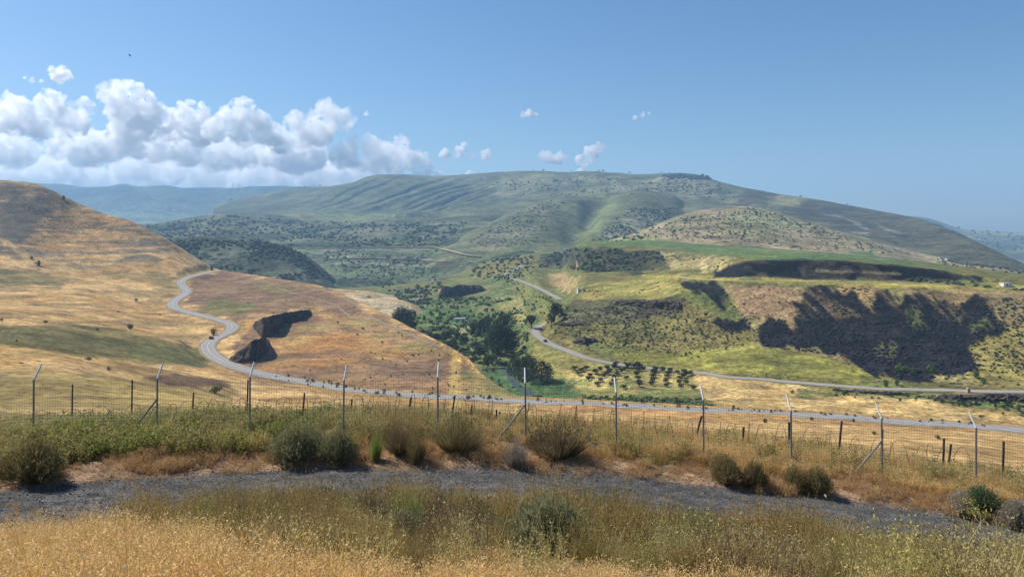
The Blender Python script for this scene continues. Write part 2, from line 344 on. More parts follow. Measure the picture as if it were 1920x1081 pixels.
S4b = Sheet('green_spur', 780, 1330, 2.6, [
    (1300, K([780,860,950,1080,1200,1330],[560,540,540,530,520,530])), (1500, K([780,860,950,1080,1200,1330],[500,478,474,474,478,490])),
    (1720, K([780,820,900,980,1040,1075,1110,1200,1330],[490,466,446,439,447,461,444,447,470])),
    (2050, K([780,820,850,900,960,1020,1080,1100,1130,1180,1250,1330],[510,475,450,427,407,406,424,431,409,399,418,450])),
    (2350, K([780,850,900,960,1020,1080,1115,1150,1200,1260,1330],[530,458,430,400,378,379,399,386,371,387,430])),
    (2600, K([780,850,900,960,1020,1070,1110,1130,1160,1200,1260,1290,1330],[545,468,436,402,376,368,367,372,363,358,366,385,430]))], [3, 8, 30, 34, 26, 4, 3],
    amp=((150, 5), (40, 1.8)), back=((1.03, 20, -16), (1.1, 80, -90)), seed=8)
S4c = Sheet('stony_spur', 1080, 2000, 2.6, [
    (900, K([1080,1200,1400,1600,1800,2000],[500,500,505,510,525,545])), (1120, K([1080,1150,1250,1400,1600,1800,2000],[470,451,452,465,481,500,525])),
    (1300, K([1080,1130,1200,1300,1400,1500,1600,1700,1800,2000],[480,456,440,432,437,450,465,482,498,524])),
    (1560, K([1080,1130,1200,1300,1400,1500,1600,1700,1800,2000],[510,466,436,408,402,418,444,471,494,523])),
    (1700, K([1080,1130,1190,1240,1290,1340,1390,1450,1540,1640,1760,1900,2000],[530,475,438,417,400,391,387,396,424,450,482,508,525]))], [4, 24, 26, 18, 4, 3],
    amp=((110, 4), (30, 1.6)), back=((1.03, 12, -9), (1.12, 60, -70)), seed=9)
# --- farthest ridges
S5 = Sheet('far_ridge', -300, 900, 4, [(4600, K([-300,900],[432,432])), (5400, K([-300,900],[415,412])), (6100, K([-300,0,200,400,900],[380,385,378,382,378])),
    (6600, K([-300,0,75,130,160,200,230,260,310,350,400,440,470,520,560,620,700,900],[345,342,344,347,351,350,345,350,347,352,351,352,349,348,350,351,348,352]))], [6, 24, 24, 3, 3],
    amp=((500, 26), (110, 9)), back=((1.05, 100, -30), (1.2, 500, -300)), seed=10)
S5r = Sheet('far_plateau', 1550, 2260, 4, [(3000, K([1550,2260],[540,540])), (4200, K([1550,1700,1800,2260],[500,480,470,475])), (5200, K([1550,1700,1740,1800,2260],[425,422,430,446,452])),
    (6000, K([1550,1690,1720,1745,1775,1810,1850,1920,2260],[412,404,406,410,420,430,433,436,438]))], [6, 24, 24, 3, 3],
    amp=((300, 14), (80, 5)), back=((1.05, 100, -10), (1.1, 300, -200)), seed=11)
SHEETS = [S1, S2, S2b, S3, S3b, S4, S4b, S4c, S5, S5r]
def pick(x, y, sheets=None):
    best = None
    for s in (sheets or SHEETS):
        p = s.hit(x, y)
        if p is not None and (best is None or p[1] < best[1]): best = p; bs = s
    return (best, bs) if best is not None else (None, None)
# ------------------------------------------------------------------ roads
def resample(pts, step):
    P = np.asarray(pts, float); t = np.concatenate([[0], np.cumsum(np.hypot(*np.diff(P, axis=0)[:, :2].T))])
    n = max(2, int(t[-1] / step)); q = np.linspace(0, t[-1], n + 1)
    return np.stack([pchip(t, P[:, i], q) for i in range(P.shape[1])], -1)
def smooth(a, k):
    w = np.ones(2 * k + 1) / (2 * k + 1); p = np.concatenate([np.repeat(a[:1], k), a, np.repeat(a[-1:], k)]); return np.convolve(p, w, 'valid')
def road_line(sheet, px, step=3.0, k=6):
    P = resample(px, 4.0); W = [sheet.hit(x, y) for x, y in P]; W = np.array([w for w in W if w is not None])
    W = resample(W, step)
    for i in range(3): W[:, i] = smooth(W[:, i], k if i == 2 else 3)
    return W
def ribbon(W, half, dz, off=0.0, skirt=0.8, uvn=1):
    T = np.gradient(W[:, :2], axis=0); T /= np.linalg.norm(T, axis=1)[:, None] + 1e-9; Nn = np.stack([-T[:, 1], T[:, 0]], -1)
    prof = [(-half, -skirt), (-half, 0), (half, 0), (half, -skirt)] if skirt else [(-half, 0), (half, 0)]
    V = np.concatenate([np.concatenate([W[:, :2] + Nn * (o + off), (W[:, 2] + z + dz)[:, None]], 1)[:, None] for o, z in prof], 1)
    n, k = V.shape[:2]; i = np.arange(n * k).reshape(n, k)
    Fc = np.stack([i[:-1, :-1], i[:-1, 1:], i[1:, 1:], i[1:, :-1]], -1).reshape(-1, 4)[:, ::-1]
    return V.reshape(-1, 3), Fc
ROAD1 = [(2220,826),(2050,816),(1920,807),(1800,797),(1600,783),(1400,772),(1200,762),(1000,752),(900,747),(800,741),(700,734),(650,729),(600,721),(550,712),(500,702),(470,695),(440,686),(412,674),(394,661),(388,648),(398,637),(418,627),(435,617),(436,610),(420,602),(390,594),(350,584),(328,577),(322,570),(330,561),(346,552),(351,545),(342,536),(338,529),(352,520),(380,513),(412,506.5)]
ROAD2 = [(2220,738),(1920,733),(1765,731),(1640,727),(1540,720),(1440,712),(1360,704),(1297,697),(1210,689),(1160,684),(1110,672),(1072,660),(1040,648),(1022,638),(1006,627),(1003,620),(1012,611),(1030,601)]
ROAD3 = [(1052,562),(1030,550),(1000,535),(965,522),(950,515),(953,510),(968,503),(985,495)]
TERR = [(2220,550),(1920,540),(1800,534.5),(1700,530.5),(1600,528),(1500,526.5),(1400,526),(1330,524),(1270,518)]
W1 = road_line(S1, ROAD1); S1.flatten(W1, 6.5, 9, 0.35)
W2 = road_line(S2, ROAD2); S2.flatten(W2, 4.5, 7, 0.3)
W3 = road_line(S2, ROAD3, 4.0, 5); S2.flatten(W3, 5, 9, 0.4)
W4 = road_line(S2, TERR, 4.0, 5); S2.flatten(W4, 4, 6, 0.3)
TR1 = [(515,538),(560,552),(600,562),(625,570),(640,580),(655,592),(690,604),(730,612)]
TR2 = [(600,541),(640,557),(665,570),(690,590),(720,606),(760,623),(800,640),(830,652)]
WT1 = road_line(S1, TR1, 3.0, 3); WT2 = road_line(S1, TR2, 3.0, 3)
WS = road_line(S2, [(1010,742),(985,732),(968,721),(960,710),(953,700),(940,690)], 3.0, 4); S2.flatten(WS, 3, 6, 0.3)
def asphalt(name, c0, c1, sc=0.6):
    m, nt, b = new_mat(name, 0.95, 0.06); g = N(nt, 'ShaderNodeNewGeometry').outputs['Position']
    n = noise(nt, g, sc, 6, 0.6); n2 = noise(nt, g, sc * 0.07, 3, 0.6)
    c = mix_c(nt, mapr(nt, n, 0.3, 0.7, 0, 1), c0, c1); c = mix_c(nt, mapr(nt, n2, 0.35, 0.65, 0, 0.35), c, (c1[0] * .7, c1[1] * .7, c1[2] * .7))
    nt.links.new(c, b.inputs['Base Color']); bp = N(nt, 'ShaderNodeBump', i_Strength=0.2, i_Distance=0.05); nt.links.new(n, bp.inputs['Height'])
    nt.links.new(bp.outputs['Normal'], b.inputs['Normal']); return m
M_ASPH = asphalt('worn_asphalt', (0.25, 0.235, 0.215), (0.35, 0.33, 0.30)); M_VERGE = asphalt('dusty_verge', (0.20, 0.15, 0.09), (0.34, 0.27, 0.18), 0.25)
M_LINE = asphalt('road_paint', (0.42, 0.41, 0.39), (0.56, 0.55, 0.52)); M_DIRT = asphalt('dirt_track', (0.23, 0.175, 0.12), (0.33, 0.26, 0.18), 0.3)
M_TERR = asphalt('pale_track', (0.36, 0.29, 0.17), (0.46, 0.38, 0.24), 0.3)
def road(name, W, half, mat, dz=0.0, lines=True, verge=2.2):
    V, Fc = ribbon(W, half, dz); r = tag(link(name, np_mesh(name, V, Fc, mat)), kind='structure')
    if verge:
        V, Fc = ribbon(W, half + verge, dz - 0.10, skirt=1.2); link('verge', np_mesh('verge', V, Fc, M_VERGE), r)
    if lines:
        for o in (-half + 0.35, half - 0.35):
            V, Fc = ribbon(W, 0.10, dz + 0.02, off=o, skirt=0); link('edge_line', np_mesh('edge_line', V, Fc, M_LINE), r)
        for o in (-0.14, 0.14):
            V, Fc = ribbon(W, 0.08, dz + 0.02, off=o, skirt=0); link('centre_line', np_mesh('centre_line', V, Fc, M_LINE), r)
    return r
road('valley_road', W1, 3.4, M_ASPH, verge=1.6); road('side_road', W2, 2.5, M_ASPH, lines=False, verge=1.3)
road('upper_road', W3, 3.0, M_ASPH, lines=False, verge=1.2); road('terrace_track', W4, 2.6, M_TERR, lines=False, verge=0)
def picked(px, step=6.0): W = resample(np.array([w for w in (pick(x, y)[0] for x, y in resample(px, 4.0)) if w is not None]), step); return np.stack([smooth(W[:, i], 3) for i in range(3)], -1)
for px_, h_ in (([(592,466.5),(650,466),(720,465.5),(780,465),(828,464.5)], 4.0), ([(600,487),(680,485),(760,487),(840,492)], 2.5), ([(816,465),(845,471),(875,479),(905,483)], 4.5)): road('hill_track', picked(px_), h_, M_TERR, dz=2.0, lines=False, verge=0)
for W, h in ((WT1, 0.7), (WT2, 1.0)): road('farm_track', W, h, M_DIRT, dz=0.15, lines=False, verge=0)
mw, ntw, bw = new_mat('stream_water', 0.08, 0.5); bw.inputs['Base Color'].default_value = (0.10, 0.14, 0.14, 1)
_n = noise(ntw, N(ntw, 'ShaderNodeNewGeometry').outputs['Position'], 1.2, 4, 0.6); _b = N(ntw, 'ShaderNodeBump', i_Strength=0.3, i_Distance=0.1); ntw.links.new(_n, _b.inputs['Height']); ntw.links.new(_b.outputs['Normal'], bw.inputs['Normal'])
tag(link('stream', np_mesh('stream', *ribbon(WS, 2.4, 0.0), mw)), kind='structure')
# ------------------------------------------------------------------ ground cover (colour of the plants and rock that grow or lie there; the mountain's right slope also has shade painted in)
GOLD = (0.36, 0.235, 0.098); PALE = (0.45, 0.32, 0.155); OLIVE = (0.17, 0.145, 0.055); DKOL = (0.10, 0.098, 0.04); RUST = (0.165, 0.105, 0.075)
ORNG = (0.33, 0.18, 0.07); GREEN = (0.135, 0.15, 0.055); LUSH = (0.105, 0.14, 0.055); DKGR = (0.045, 0.068, 0.030); YELG = (0.235, 0.215, 0.072)
ROCK = (0.010, 0.011, 0.015); ROCKB = (0.05, 0.045, 0.04); TAN = (0.44, 0.34, 0.20); STONE = (0.30, 0.27, 0.21); CROP = (0.075, 0.14, 0.068)
class Paint:
    def __init__(s, sh, base, alt, sc, mix=0.5, scrub=0.0):
        s.sh = sh; s.px = (sh.X / sh.d * F_PX + HX); s.py = HY - sh.z0 / sh.d * F_PX; s.C = np.zeros(sh.d.shape + (4,))
        n = fbm(sh.X / sc, sh.d / sc, 5, 41); w = sstep(-mix, 1 - mix, n + 0.0)[..., None]
        s.C[..., :3] = np.array(base) * (1 - w) + np.array(alt) * w; s.C[..., 3] = scrub
        s.wob = fbm(sh.X / 22, sh.d / 22, 5, 55, 0.65)
        g = fbm(sh.X / (sc * .35), sh.d / (sc * .35), 5, 43, 0.6)[..., None]; s.C[..., :3] *= 1 + 0.16 * g
    def poly(s, P, col, feather=4, wob=6, op=1.0, tongue=0, scrub=None, alt=None, altsc=20, streak=None, alto=0.0):
        P = np.asarray(P, float); x0, y0 = P.min(0) - 20; x1, y1 = P.max(0) + 20
        m = (s.px > x0) & (s.px < x1) & (s.py > y0) & (s.py < y1); I = np.nonzero(m)
        if len(I[0]) == 0: return
        sd = poly_sd(s.px[I], s.py[I], P) + 1.5 * wob * s.wob[I]
        if tongue: sd = sd + tongue * fbm((s.px[I] - .9 * (s.py[I] - 540)) / 11.0, s.py[I] / 70.0, 4, 66)
        a = sstep(-feather, feather, sd) * op
        if streak is not None:
            nn = fbm((s.px[I] - (streak[3] if len(streak) > 3 else 0) * (s.py[I] - 540)) / streak[0], s.py[I] / streak[1], 4, int(P[0, 0]) + 3); a = a * sstep(streak[2] - 0.25, streak[2] + 0.25, nn)
        c = np.broadcast_to(np.array(col), (len(a), 3))
        if alt is not None:
            w = sstep(-0.3 + alto, 0.3 + alto, fbm(s.sh.X[I] / altsc, s.sh.d[I] / altsc, 4, int(P[0, 1]) + 1))[:, None]; c = c * (1 - w) + np.array(alt) * w
        C = s.C[I]; C[:, :3] = C[:, :3] * (1 - a[:, None]) + c * a[:, None]
        if scrub is not None: C[:, 3] = C[:, 3] * (1 - a) + scrub * a
        s.C[I] = C
    def build(s, mat, tint=(1, 1, 1)):
        s.C[..., :3] *= np.array(tint)
        return s.sh.build(mat, s.C.reshape(-1, 4))
MT_NEAR = terrain_mat('dry_grass_hill', 0.55, 0.50, 0.7, 0.12, 0.6)
MT_VAL = terrain_mat('valley_ground', 0.40, 0.60, 0.8, 0.14, 0.9)
MT_MTN = terrain_mat('mountain_ground', 0.11, 0.5, 0.75, 0.10, 3.0)
MT_FAR = terrain_mat('distant_ground', 0.05, 0.40, 0.6, 0.0, 6.0)
# left hill and near fields
p = Paint(S1, GOLD, PALE, 30, 0.55, 0.32)
p.poly([(-300,300),(0,320),(70,335),(180,390),(260,420),(320,450),(360,485),(250,500),(120,505),(0,475),(-300,450)], (0.145,0.128,0.10), 10, 10, 0.9, streak=(90, 5, -0.15))
p.poly([(-300,300),(0,330),(80,350),(170,405),(100,450),(60,480),(-300,480)], (0.10,0.098,0.088), 14, 14, 0.9, streak=(70, 8, -0.25))
p.poly([(100,385),(220,395),(300,450),(160,490),(40,470)], (0.37,0.235,0.11), 10, 10, 0.85, streak=(60, 3.5, 0.05))
p.poly([(-300,500),(300,500),(420,620),(330,650),(-300,640)], (0.22,0.165,0.08), 10, 10, 0.8, streak=(120, 6, 0.25))
p.poly([(280,520),(390,505),(330,540),(300,560)], (0.24,0.2,0.1), 8, 8, 0.7, streak=(60, 5, 0.1))
p.poly([(0,500),(70,505),(130,520),(110,545),(0,545),(-300,545),(-300,480)], DKOL, 6, 9, 0.8, alt=OLIVE)
p.poly([(190,500),(280,510),(340,525),(310,535),(200,522)], OLIVE, 5, 7, 0.7)
p.poly([(0,440),(40,470),(150,510),(140,516),(40,480),(0,450)], PALE, 3, 3, 0.7)
p.poly([(-300,600),(0,608),(110,604),(230,616),(330,640),(400,650),(420,668),(370,684),(300,688),(180,672),(0,664),(-300,660)], DKOL, 5, 7, 0.95, alt=OLIVE, altsc=30)
p.poly([(220,640),(400,655),(370,682),(250,672)], (0.10,0.11,0.04), 8, 8, 0.7)
p.poly([(-300,655),(0,648),(180,670),(380,692),(430,712),(300,715),(0,690),(-300,700)], GOLD, 4, 4, 0.8, alt=PALE)
p.poly([(-300,690),(0,690),(150,700),(300,715),(430,735),(420,780),(-300,780)], OLIVE, 8, 10, 0.8, alt=(0.30,0.24,0.09), altsc=14)
p.poly([(270,700),(330,700),(430,715),(460,718),(430,722),(320,712)], (0.10,0.07,0.05), 2, 3, 0.9)
p.poly([(360,522),(430,508),(600,535),(690,578),(650,605),(600,580),(500,594),(440,602),(385,588),(350,560)], RUST, 5, 8, 0.95, alt=(0.20,0.14,0.09), altsc=45)
p.poly([(375,568),(420,560),(480,566),(478,580),(430,592),(385,586)], GREEN, 5, 6, 0.75)
p.poly([(480,528),(560,536),(545,548),(480,545)], GREEN, 5, 5, 0.5)
p.poly([(480,605),(560,590),(650,585),(700,590),(860,660),(890,705),(880,745),(480,720),(440,690),(440,640)], RUST, 5, 8, 0.9, alt=(0.24,0.155,0.088), altsc=40)
p.poly([(510,640),(560,628),(660,622),(760,640),(800,660),(720,668),(640,655),(520,668)], GOLD, 5, 6, 0.85, alt=ORNG, altsc=35)
p.poly([(470,690),(520,672),(620,668),(680,676),(600,690)], ORNG, 6, 6, 0.8, alt=GOLD)
p.poly([(530,625),(600,605),(680,590),(780,630),(860,668),(820,676),(740,650),(650,625),(560,635)], (0.22,0.19,0.08), 6, 8, 0.75, alt=(0.30,0.21,0.11))
p.poly([(845,655),(862,662),(868,760),(840,760)], (0.44,0.34,0.12), 4, 4, 0.7)
p.poly([(880,690),(1000,735),(1010,748),(880,740),(860,700)], (0.28,0.22,0.09), 5, 6, 0.8, alt=GREEN)
p.poly([(940,770),(2220,815),(2220,870),(1100,800),(900,790)], (0.38,0.26,0.12), 6, 8, 0.8, alt=PALE, altsc=18)
p.poly([(990,752),(2220,812),(2220,822),(990,765)], ORNG, 3, 3, 0.5)
p.build(MT_NEAR, (1.10, 1.0, 0.84))
# valley and plateau
p = Paint(S2, GREEN, OLIVE, 40, 0.5, 0.5)
p.poly([(560,745),(560,530),(700,545),(800,540),(900,520),(960,520),(1010,600),(990,640),(985,690),(1000,735),(900,760)], LUSH, 5, 8, 1, scrub=0.75, alt=(0.16,0.165,0.075), altsc=40)
p.poly([(780,572),(880,575),(900,590),(960,600),(960,612),(860,610),(780,605)], (0.085,0.14,0.045), 4, 6, 0.9, scrub=0.6)
p.poly([(850,610),(920,605),(930,618),(860,622)], (0.36,0.33,0.20), 3, 4, 0.7, scrub=0.1)
p.poly([(880,700),(940,690),(1010,705),(1090,735),(1060,755),(900,745)], (0.07,0.125,0.05), 4, 6, 1, scrub=0.3)
p.poly([(930,560),(980,555),(990,600),(950,605)], (0.28,0.25,0.10), 4, 6, 0.7, scrub=0.4)
p.poly([(1000,650),(1080,665),(1160,690),(1120,705),(1030,700),(990,690)], (0.24,0.21,0.08), 4, 6, 0.85, scrub=0.3)
p.poly([(1060,700),(1100,680),(1310,700),(1330,740),(1100,740)], (0.20,0.21,0.075), 4, 5, 0.95, alt=(0.34,0.27,0.11), altsc=14, scrub=0.1)
p.poly([(1090,740),(1310,745),(1340,768),(1120,768)], (0.07,0.12,0.045), 4, 5, 0.9, scrub=0.5)
p.poly([(1300,700),(1440,712),(1640,742),(1920,765),(2220,780),(2220,830),(1920,815),(1350,775),(1320,740)], (0.47,0.32,0.145), 3, 5, 1, alt=PALE, altsc=16, scrub=0.15)
p.poly([(1500,727),(1660,732),(1780,738),(2220,748),(2220,775),(1850,770),(1660,745),(1500,740)], (0.17,0.16,0.065), 4, 7, 0.9, alt=LUSH, altsc=10, scrub=0.9)
p.poly([(1790,733),(1860,735),(1880,742),(1790,742)], (0.40,0.25,0.12), 3, 3, 0.8)
# nose slope and meadow above the side road
p.poly([(1030,600),(1060,565),(1290,560),(1330,590),(1420,640),(1440,680),(1440,705),(1300,695),(1100,670),(1020,635)], (0.125,0.118,0.048), 4, 6, 1, alt=(0.17,0.145,0.06), altsc=30, scrub=0.55)
p.poly([(1080,625),(1150,640),(1180,660),(1120,668),(1070,650)], GREEN, 6, 8, 0.8, scrub=0.5)
p.poly([(1150,660),(1420,645),(1560,670),(1640,700),(1640,725),(1440,708),(1250,690)], (0.225,0.215,0.055), 5, 9, 0.95, alt=(0.165,0.16,0.05), altsc=14, scrub=0.12)
p.poly([(1040,590),(1060,562),(1170,558),(1290,562),(1280,585),(1180,600),(1060,605)], (0.10,0.098,0.062), 5, 8, 0.85, alt=ROCKB, altsc=9, scrub=0.8)
p.poly([(1085,550),(1110,530),(1200,522),(1280,530),(1290,545),(1220,560),(1090,560)], YELG, 4, 5, 0.95, alt=(0.33,0.27,0.10), altsc=30, scrub=0.15)
p.poly([(1200,512),(1400,522),(2220,545),(2220,552),(1400,533),(1210,522)], (0.34,0.29,0.075), 3, 3, 0.85, scrub=0.1)
p.poly([(1290,530),(1350,530),(1420,560),(1430,640),(1360,590)], (0.11,0.135,0.05), 6, 8, 0.9, scrub=0.7)
# slope behind the scree
p.poly([(1350,535),(1920,550),(2220,560),(2220,735),(1800,728),(1700,700),(1420,650)], (0.21,0.18,0.085), 5, 6, 1, alt=(0.26,0.20,0.115), altsc=25, scrub=0.75)
p.poly([(1350,530),(1480,540),(1500,560),(1490,620),(1450,600),(1400,600)], (0.27,0.18,0.115), 5, 8, 0.9, scrub=0.3)
p.poly([(1560,535),(1640,540),(1650,560),(1600,570)], (0.36,0.24,0.12), 4, 5, 0.8)
p.poly([(1700,545),(1840,545),(1790,580),(1740,570)], (0.33,0.23,0.12), 4, 5, 0.7)
SCREE = [
 [(1490,575),(1515,540),(1550,535),(1580,560),(1600,545),(1635,575),(1640,545),(1665,540),(1690,565),(1720,545),(1745,555),(1790,570),(1830,560),(1860,585),(1890,620),(1860,630),(1815,650),(1840,695),(1800,706),(1700,712),(1640,705),(1600,690),(1570,665),(1430,650),(1418,615),(1440,590),(1470,600),(1490,625)],
 [(1335,600),(1400,595),(1415,620),(1370,625),(1340,615)], [(1275,532),(1340,528),(1358,545),(1360,580),(1340,570),(1320,548)]]
p.poly([(1755,690),(1812,640),(1900,600),(1960,640),(1960,725),(1850,722)], (0.25,0.21,0.075), 6, 8, 0.9, scrub=0.4)
for q in SCREE: p.poly(q, ROCK, 4, 4, 1, tongue=7, alt=(0.018,0.018,0.022), altsc=8, scrub=0.0)
p.poly([(1480,530),(1650,532),(1880,560),(1900,610),(1800,600),(1650,590),(1490,600)], (0.17,0.125,0.08), 8, 6, 0.6, tongue=5, streak=(11, 60, 0.34, 1.1))
for q in ([(1690,575),(1722,578),(1735,612),(1718,624),(1698,604)], [(1648,652),(1675,648),(1672,664)], [(1772,598),(1805,594),(1800,608)], [(1815,606),(1850,600),(1858,618),(1820,622)], [(1600,560),(1640,580),(1652,600),(1640,590)]): p.poly(q, (0.12,0.125,0.055), 4, 7, 0.75, tongue=6)
# rock bands
p.poly([(1340,505),(1400,492),(1500,485),(1600,489),(1700,498),(1790,514),(1840,522),(1840,531),(1700,527),(1500,523),(1340,520)], ROCK, 3, 4, 1, alt=ROCKB, altsc=16, scrub=0.2, alto=0.35)
p.poly([(1530,505),(1680,512),(1690,516),(1530,509)], (0.30,0.25,0.15), 2, 2, 0.7)
p.poly([(1000,490),(1030,466),(1080,461),(1150,464),(1240,470),(1260,500),(1200,512),(1100,506)], ROCKB, 4, 7, 0.9, alt=(0.05,0.06,0.035), altsc=30, scrub=0.9)
p.poly([(1240,472),(1380,485),(1350,505),(1260,505)], (0.30,0.25,0.13), 4, 6, 0.9, scrub=0.8)
p.poly([(1310,485),(1330,485),(1325,515),(1315,515)], (0.42,0.32,0.18), 2, 3, 0.8)
p.poly([(1040,462),(1130,460),(1200,463),(1400,483),(1600,487),(1800,505),(1600,480),(1400,466),(1200,446),(1100,452)], CROP, 3, 3, 1, alt=(0.10,0.15,0.06), altsc=90, scrub=0.0)
p.poly([(1380,466),(1620,483),(1850,503),(2220,530),(2220,520),(1900,505),(1600,472),(1400,455)], CROP, 3, 3, 1, alt=(0.12,0.165,0.08), altsc=120, scrub=0.0)
p.poly([(950,500),(1000,520),(1070,560),(1040,600),(1000,560),(940,530)], (0.15,0.17,0.06), 4, 6, 0.8, scrub=0.7)
p.poly([(1030,510),(1090,520),(1075,545),(1030,535)], (0.33,0.24,0.13), 4, 5, 0.8, scrub=0.4)
p.build(MT_VAL, (1.08, 1.05, 0.85))
p = Paint(S2b, TAN, GOLD, 40, 0.5, 0.15); p.build(MT_VAL)
p = Paint(S3, (0.055,0.075,0.035), (0.15,0.16,0.08), 120, 0.45, 1.0)
p.poly([(500,400),(640,400),(760,404),(700,416),(600,420),(540,412)], (0.19,0.21,0.09), 4, 4, 0.9, scrub=0.2)
p.poly([(400,404),(700,415),(880,412),(820,460),(600,462),(420,430)], (0.16,0.16,0.09), 6, 6, 0.8, alt=(0.06,0.08,0.04), altsc=70, scrub=1.0)
p.poly([(590,468),(830,468),(880,480),(860,530),(620,530),(560,510)], (0.10,0.13,0.06), 5, 6, 0.8, scrub=0.7, alt=(0.15,0.16,0.10), altsc=60)
for y in (466, 470, 485, 497): p.poly([(600,y),(720,y-1),(850,y),(860,y+1.6),(720,y+1.0),(600,y+2)], (0.32,0.28,0.22), 1.0, 0.5, 0.7, scrub=0.1)
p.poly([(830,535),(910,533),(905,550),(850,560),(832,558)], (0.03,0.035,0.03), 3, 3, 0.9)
p.build(MT_MTN)
p = Paint(S3b, (0.06,0.072,0.042), (0.11,0.12,0.07), 60, 0.4, 1.0)
p.poly([(540,490),(590,500),(605,530),(570,535)], (0.12,0.12,0.07), 5, 5, 0.7, scrub=0.5); p.build(MT_MTN)
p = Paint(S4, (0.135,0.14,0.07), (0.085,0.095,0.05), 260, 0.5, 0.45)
p.poly([(560,350),(700,325),(980,322),(1000,400),(560,405)], (0.135,0.145,0.075), 10, 10, 0.8, alt=(0.10,0.115,0.06), altsc=150, scrub=0.1)
p.poly([(900,330),(1330,330),(1400,380),(1100,372),(900,370)], (0.10,0.115,0.055), 8, 10, 0.8, alt=(0.20,0.20,0.11), altsc=160, scrub=0.9)
p.poly([(1140,352),(1330,350),(1350,365),(1150,366)], (0.26,0.24,0.16), 4, 6, 0.6, scrub=0.9)
p.poly([(1240,326),(1330,326),(1345,338),(1260,336)], DKGR, 3, 3, 0.9, scrub=1.0)
p.poly([(1400,350),(1640,390),(1800,435),(1920,495),(1920,520),(1760,480),(1540,425),(1450,400),(1380,385)], (0.068,0.066,0.04), 8, 8, 0.95, alt=(0.095,0.088,0.05), altsc=200, scrub=0.25)  # olive-brown right slope, colour darkened for the shade of facing away from the sun
p.poly([(1440,372),(1520,362),(1500,385),(1440,392)], (0.24,0.23,0.11), 5, 6, 0.7)
for q in ([(1545,402),(1575,404),(1640,433),(1625,432),(1580,410),(1545,406)], [(1630,415),(1690,443),(1675,441),(1655,430)], [(1600,436),(1630,440),(1625,443)]): p.poly(q, (0.27,0.25,0.21), 2, 2, 0.7)
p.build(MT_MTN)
p = Paint(S4b, (0.13,0.14,0.063), (0.10,0.11,0.05), 120, 0.5, 0.45)
p.poly([(860,470),(960,395),(1020,372),(1060,372),(1000,440),(940,470)], (0.14,0.15,0.078), 8, 8, 0.7, alt=(0.175,0.165,0.10), altsc=70, scrub=0.75)
p.poly([(1080,460),(1135,375),(1170,370),(1120,450)], (0.155,0.175,0.068), 5, 6, 0.9, scrub=0.1)
p.poly([(1120,455),(1180,400),(1250,395),(1210,450)], (0.17,0.17,0.10), 6, 8, 0.8, alt=(0.24,0.22,0.16), altsc=60, scrub=1.0); p.build(MT_MTN)
p = Paint(S4c, (0.25,0.20,0.12), (0.175,0.16,0.078), 90, 0.5, 0.7)
p.poly([(1080,470),(1160,448),(1220,440),(1260,452),(1180,460)], (0.20,0.24,0.08), 5, 6, 0.9, scrub=0.2)
p.poly([(1350,395),(1450,398),(1540,430),(1440,430),(1380,415)], (0.20,0.22,0.10), 8, 8, 0.7, scrub=0.6)
p.poly([(1590,468),(1640,470),(1642,480),(1600,476)], (0.09,0.15,0.05), 3, 3, 0.9, scrub=0.0)
p.poly([(1720,470),(1780,470),(1850,500),(1740,492)], (0.36,0.29,0.15), 4, 4, 0.7); p.build(MT_MTN, (1.22, 1.2, 1.15))
p = Paint(S5, (0.055,0.075,0.04), (0.10,0.11,0.06), 300, 0.4, 0.9); p.poly([(-300,396),(560,398),(700,412),(560,425),(-300,425)], (0.20,0.22,0.10), 6, 8, 0.7, scrub=0.3); p.build(MT_FAR)
p = Paint(S5r, (0.10,0.115,0.055), (0.17,0.17,0.10), 200, 0.5, 0.7); p.poly([(1780,425),(2260,430),(2260,446),(1820,442)], (0.26,0.26,0.10), 3, 3, 0.8, scrub=0.1); p.build(MT_FAR)
# wide plain below everything, out to the horizon
_a = np.linspace(0, 2 * math.pi, 65)[:-1]; _r = np.array([900., 2000, 4000, 6500, 9000])
V = np.array([[0, 0, -135.]] + [[r * math.cos(a), r * math.sin(a), -135.0] for r in _r for a in _a])
Fq = [[1 + 64 * k + i, 1 + 64 * (k + 1) + i, 1 + 64 * (k + 1) + (i + 1) % 64, 1 + 64 * k + (i + 1) % 64] for k in range(4) for i in range(64)]
me = np_mesh('plain', V, Fq, None); me.materials.append(asphalt('plain_ground', (0.17, 0.16, 0.08), (0.25, 0.22, 0.12), 0.01)); tag(link('plain', me), kind='structure')
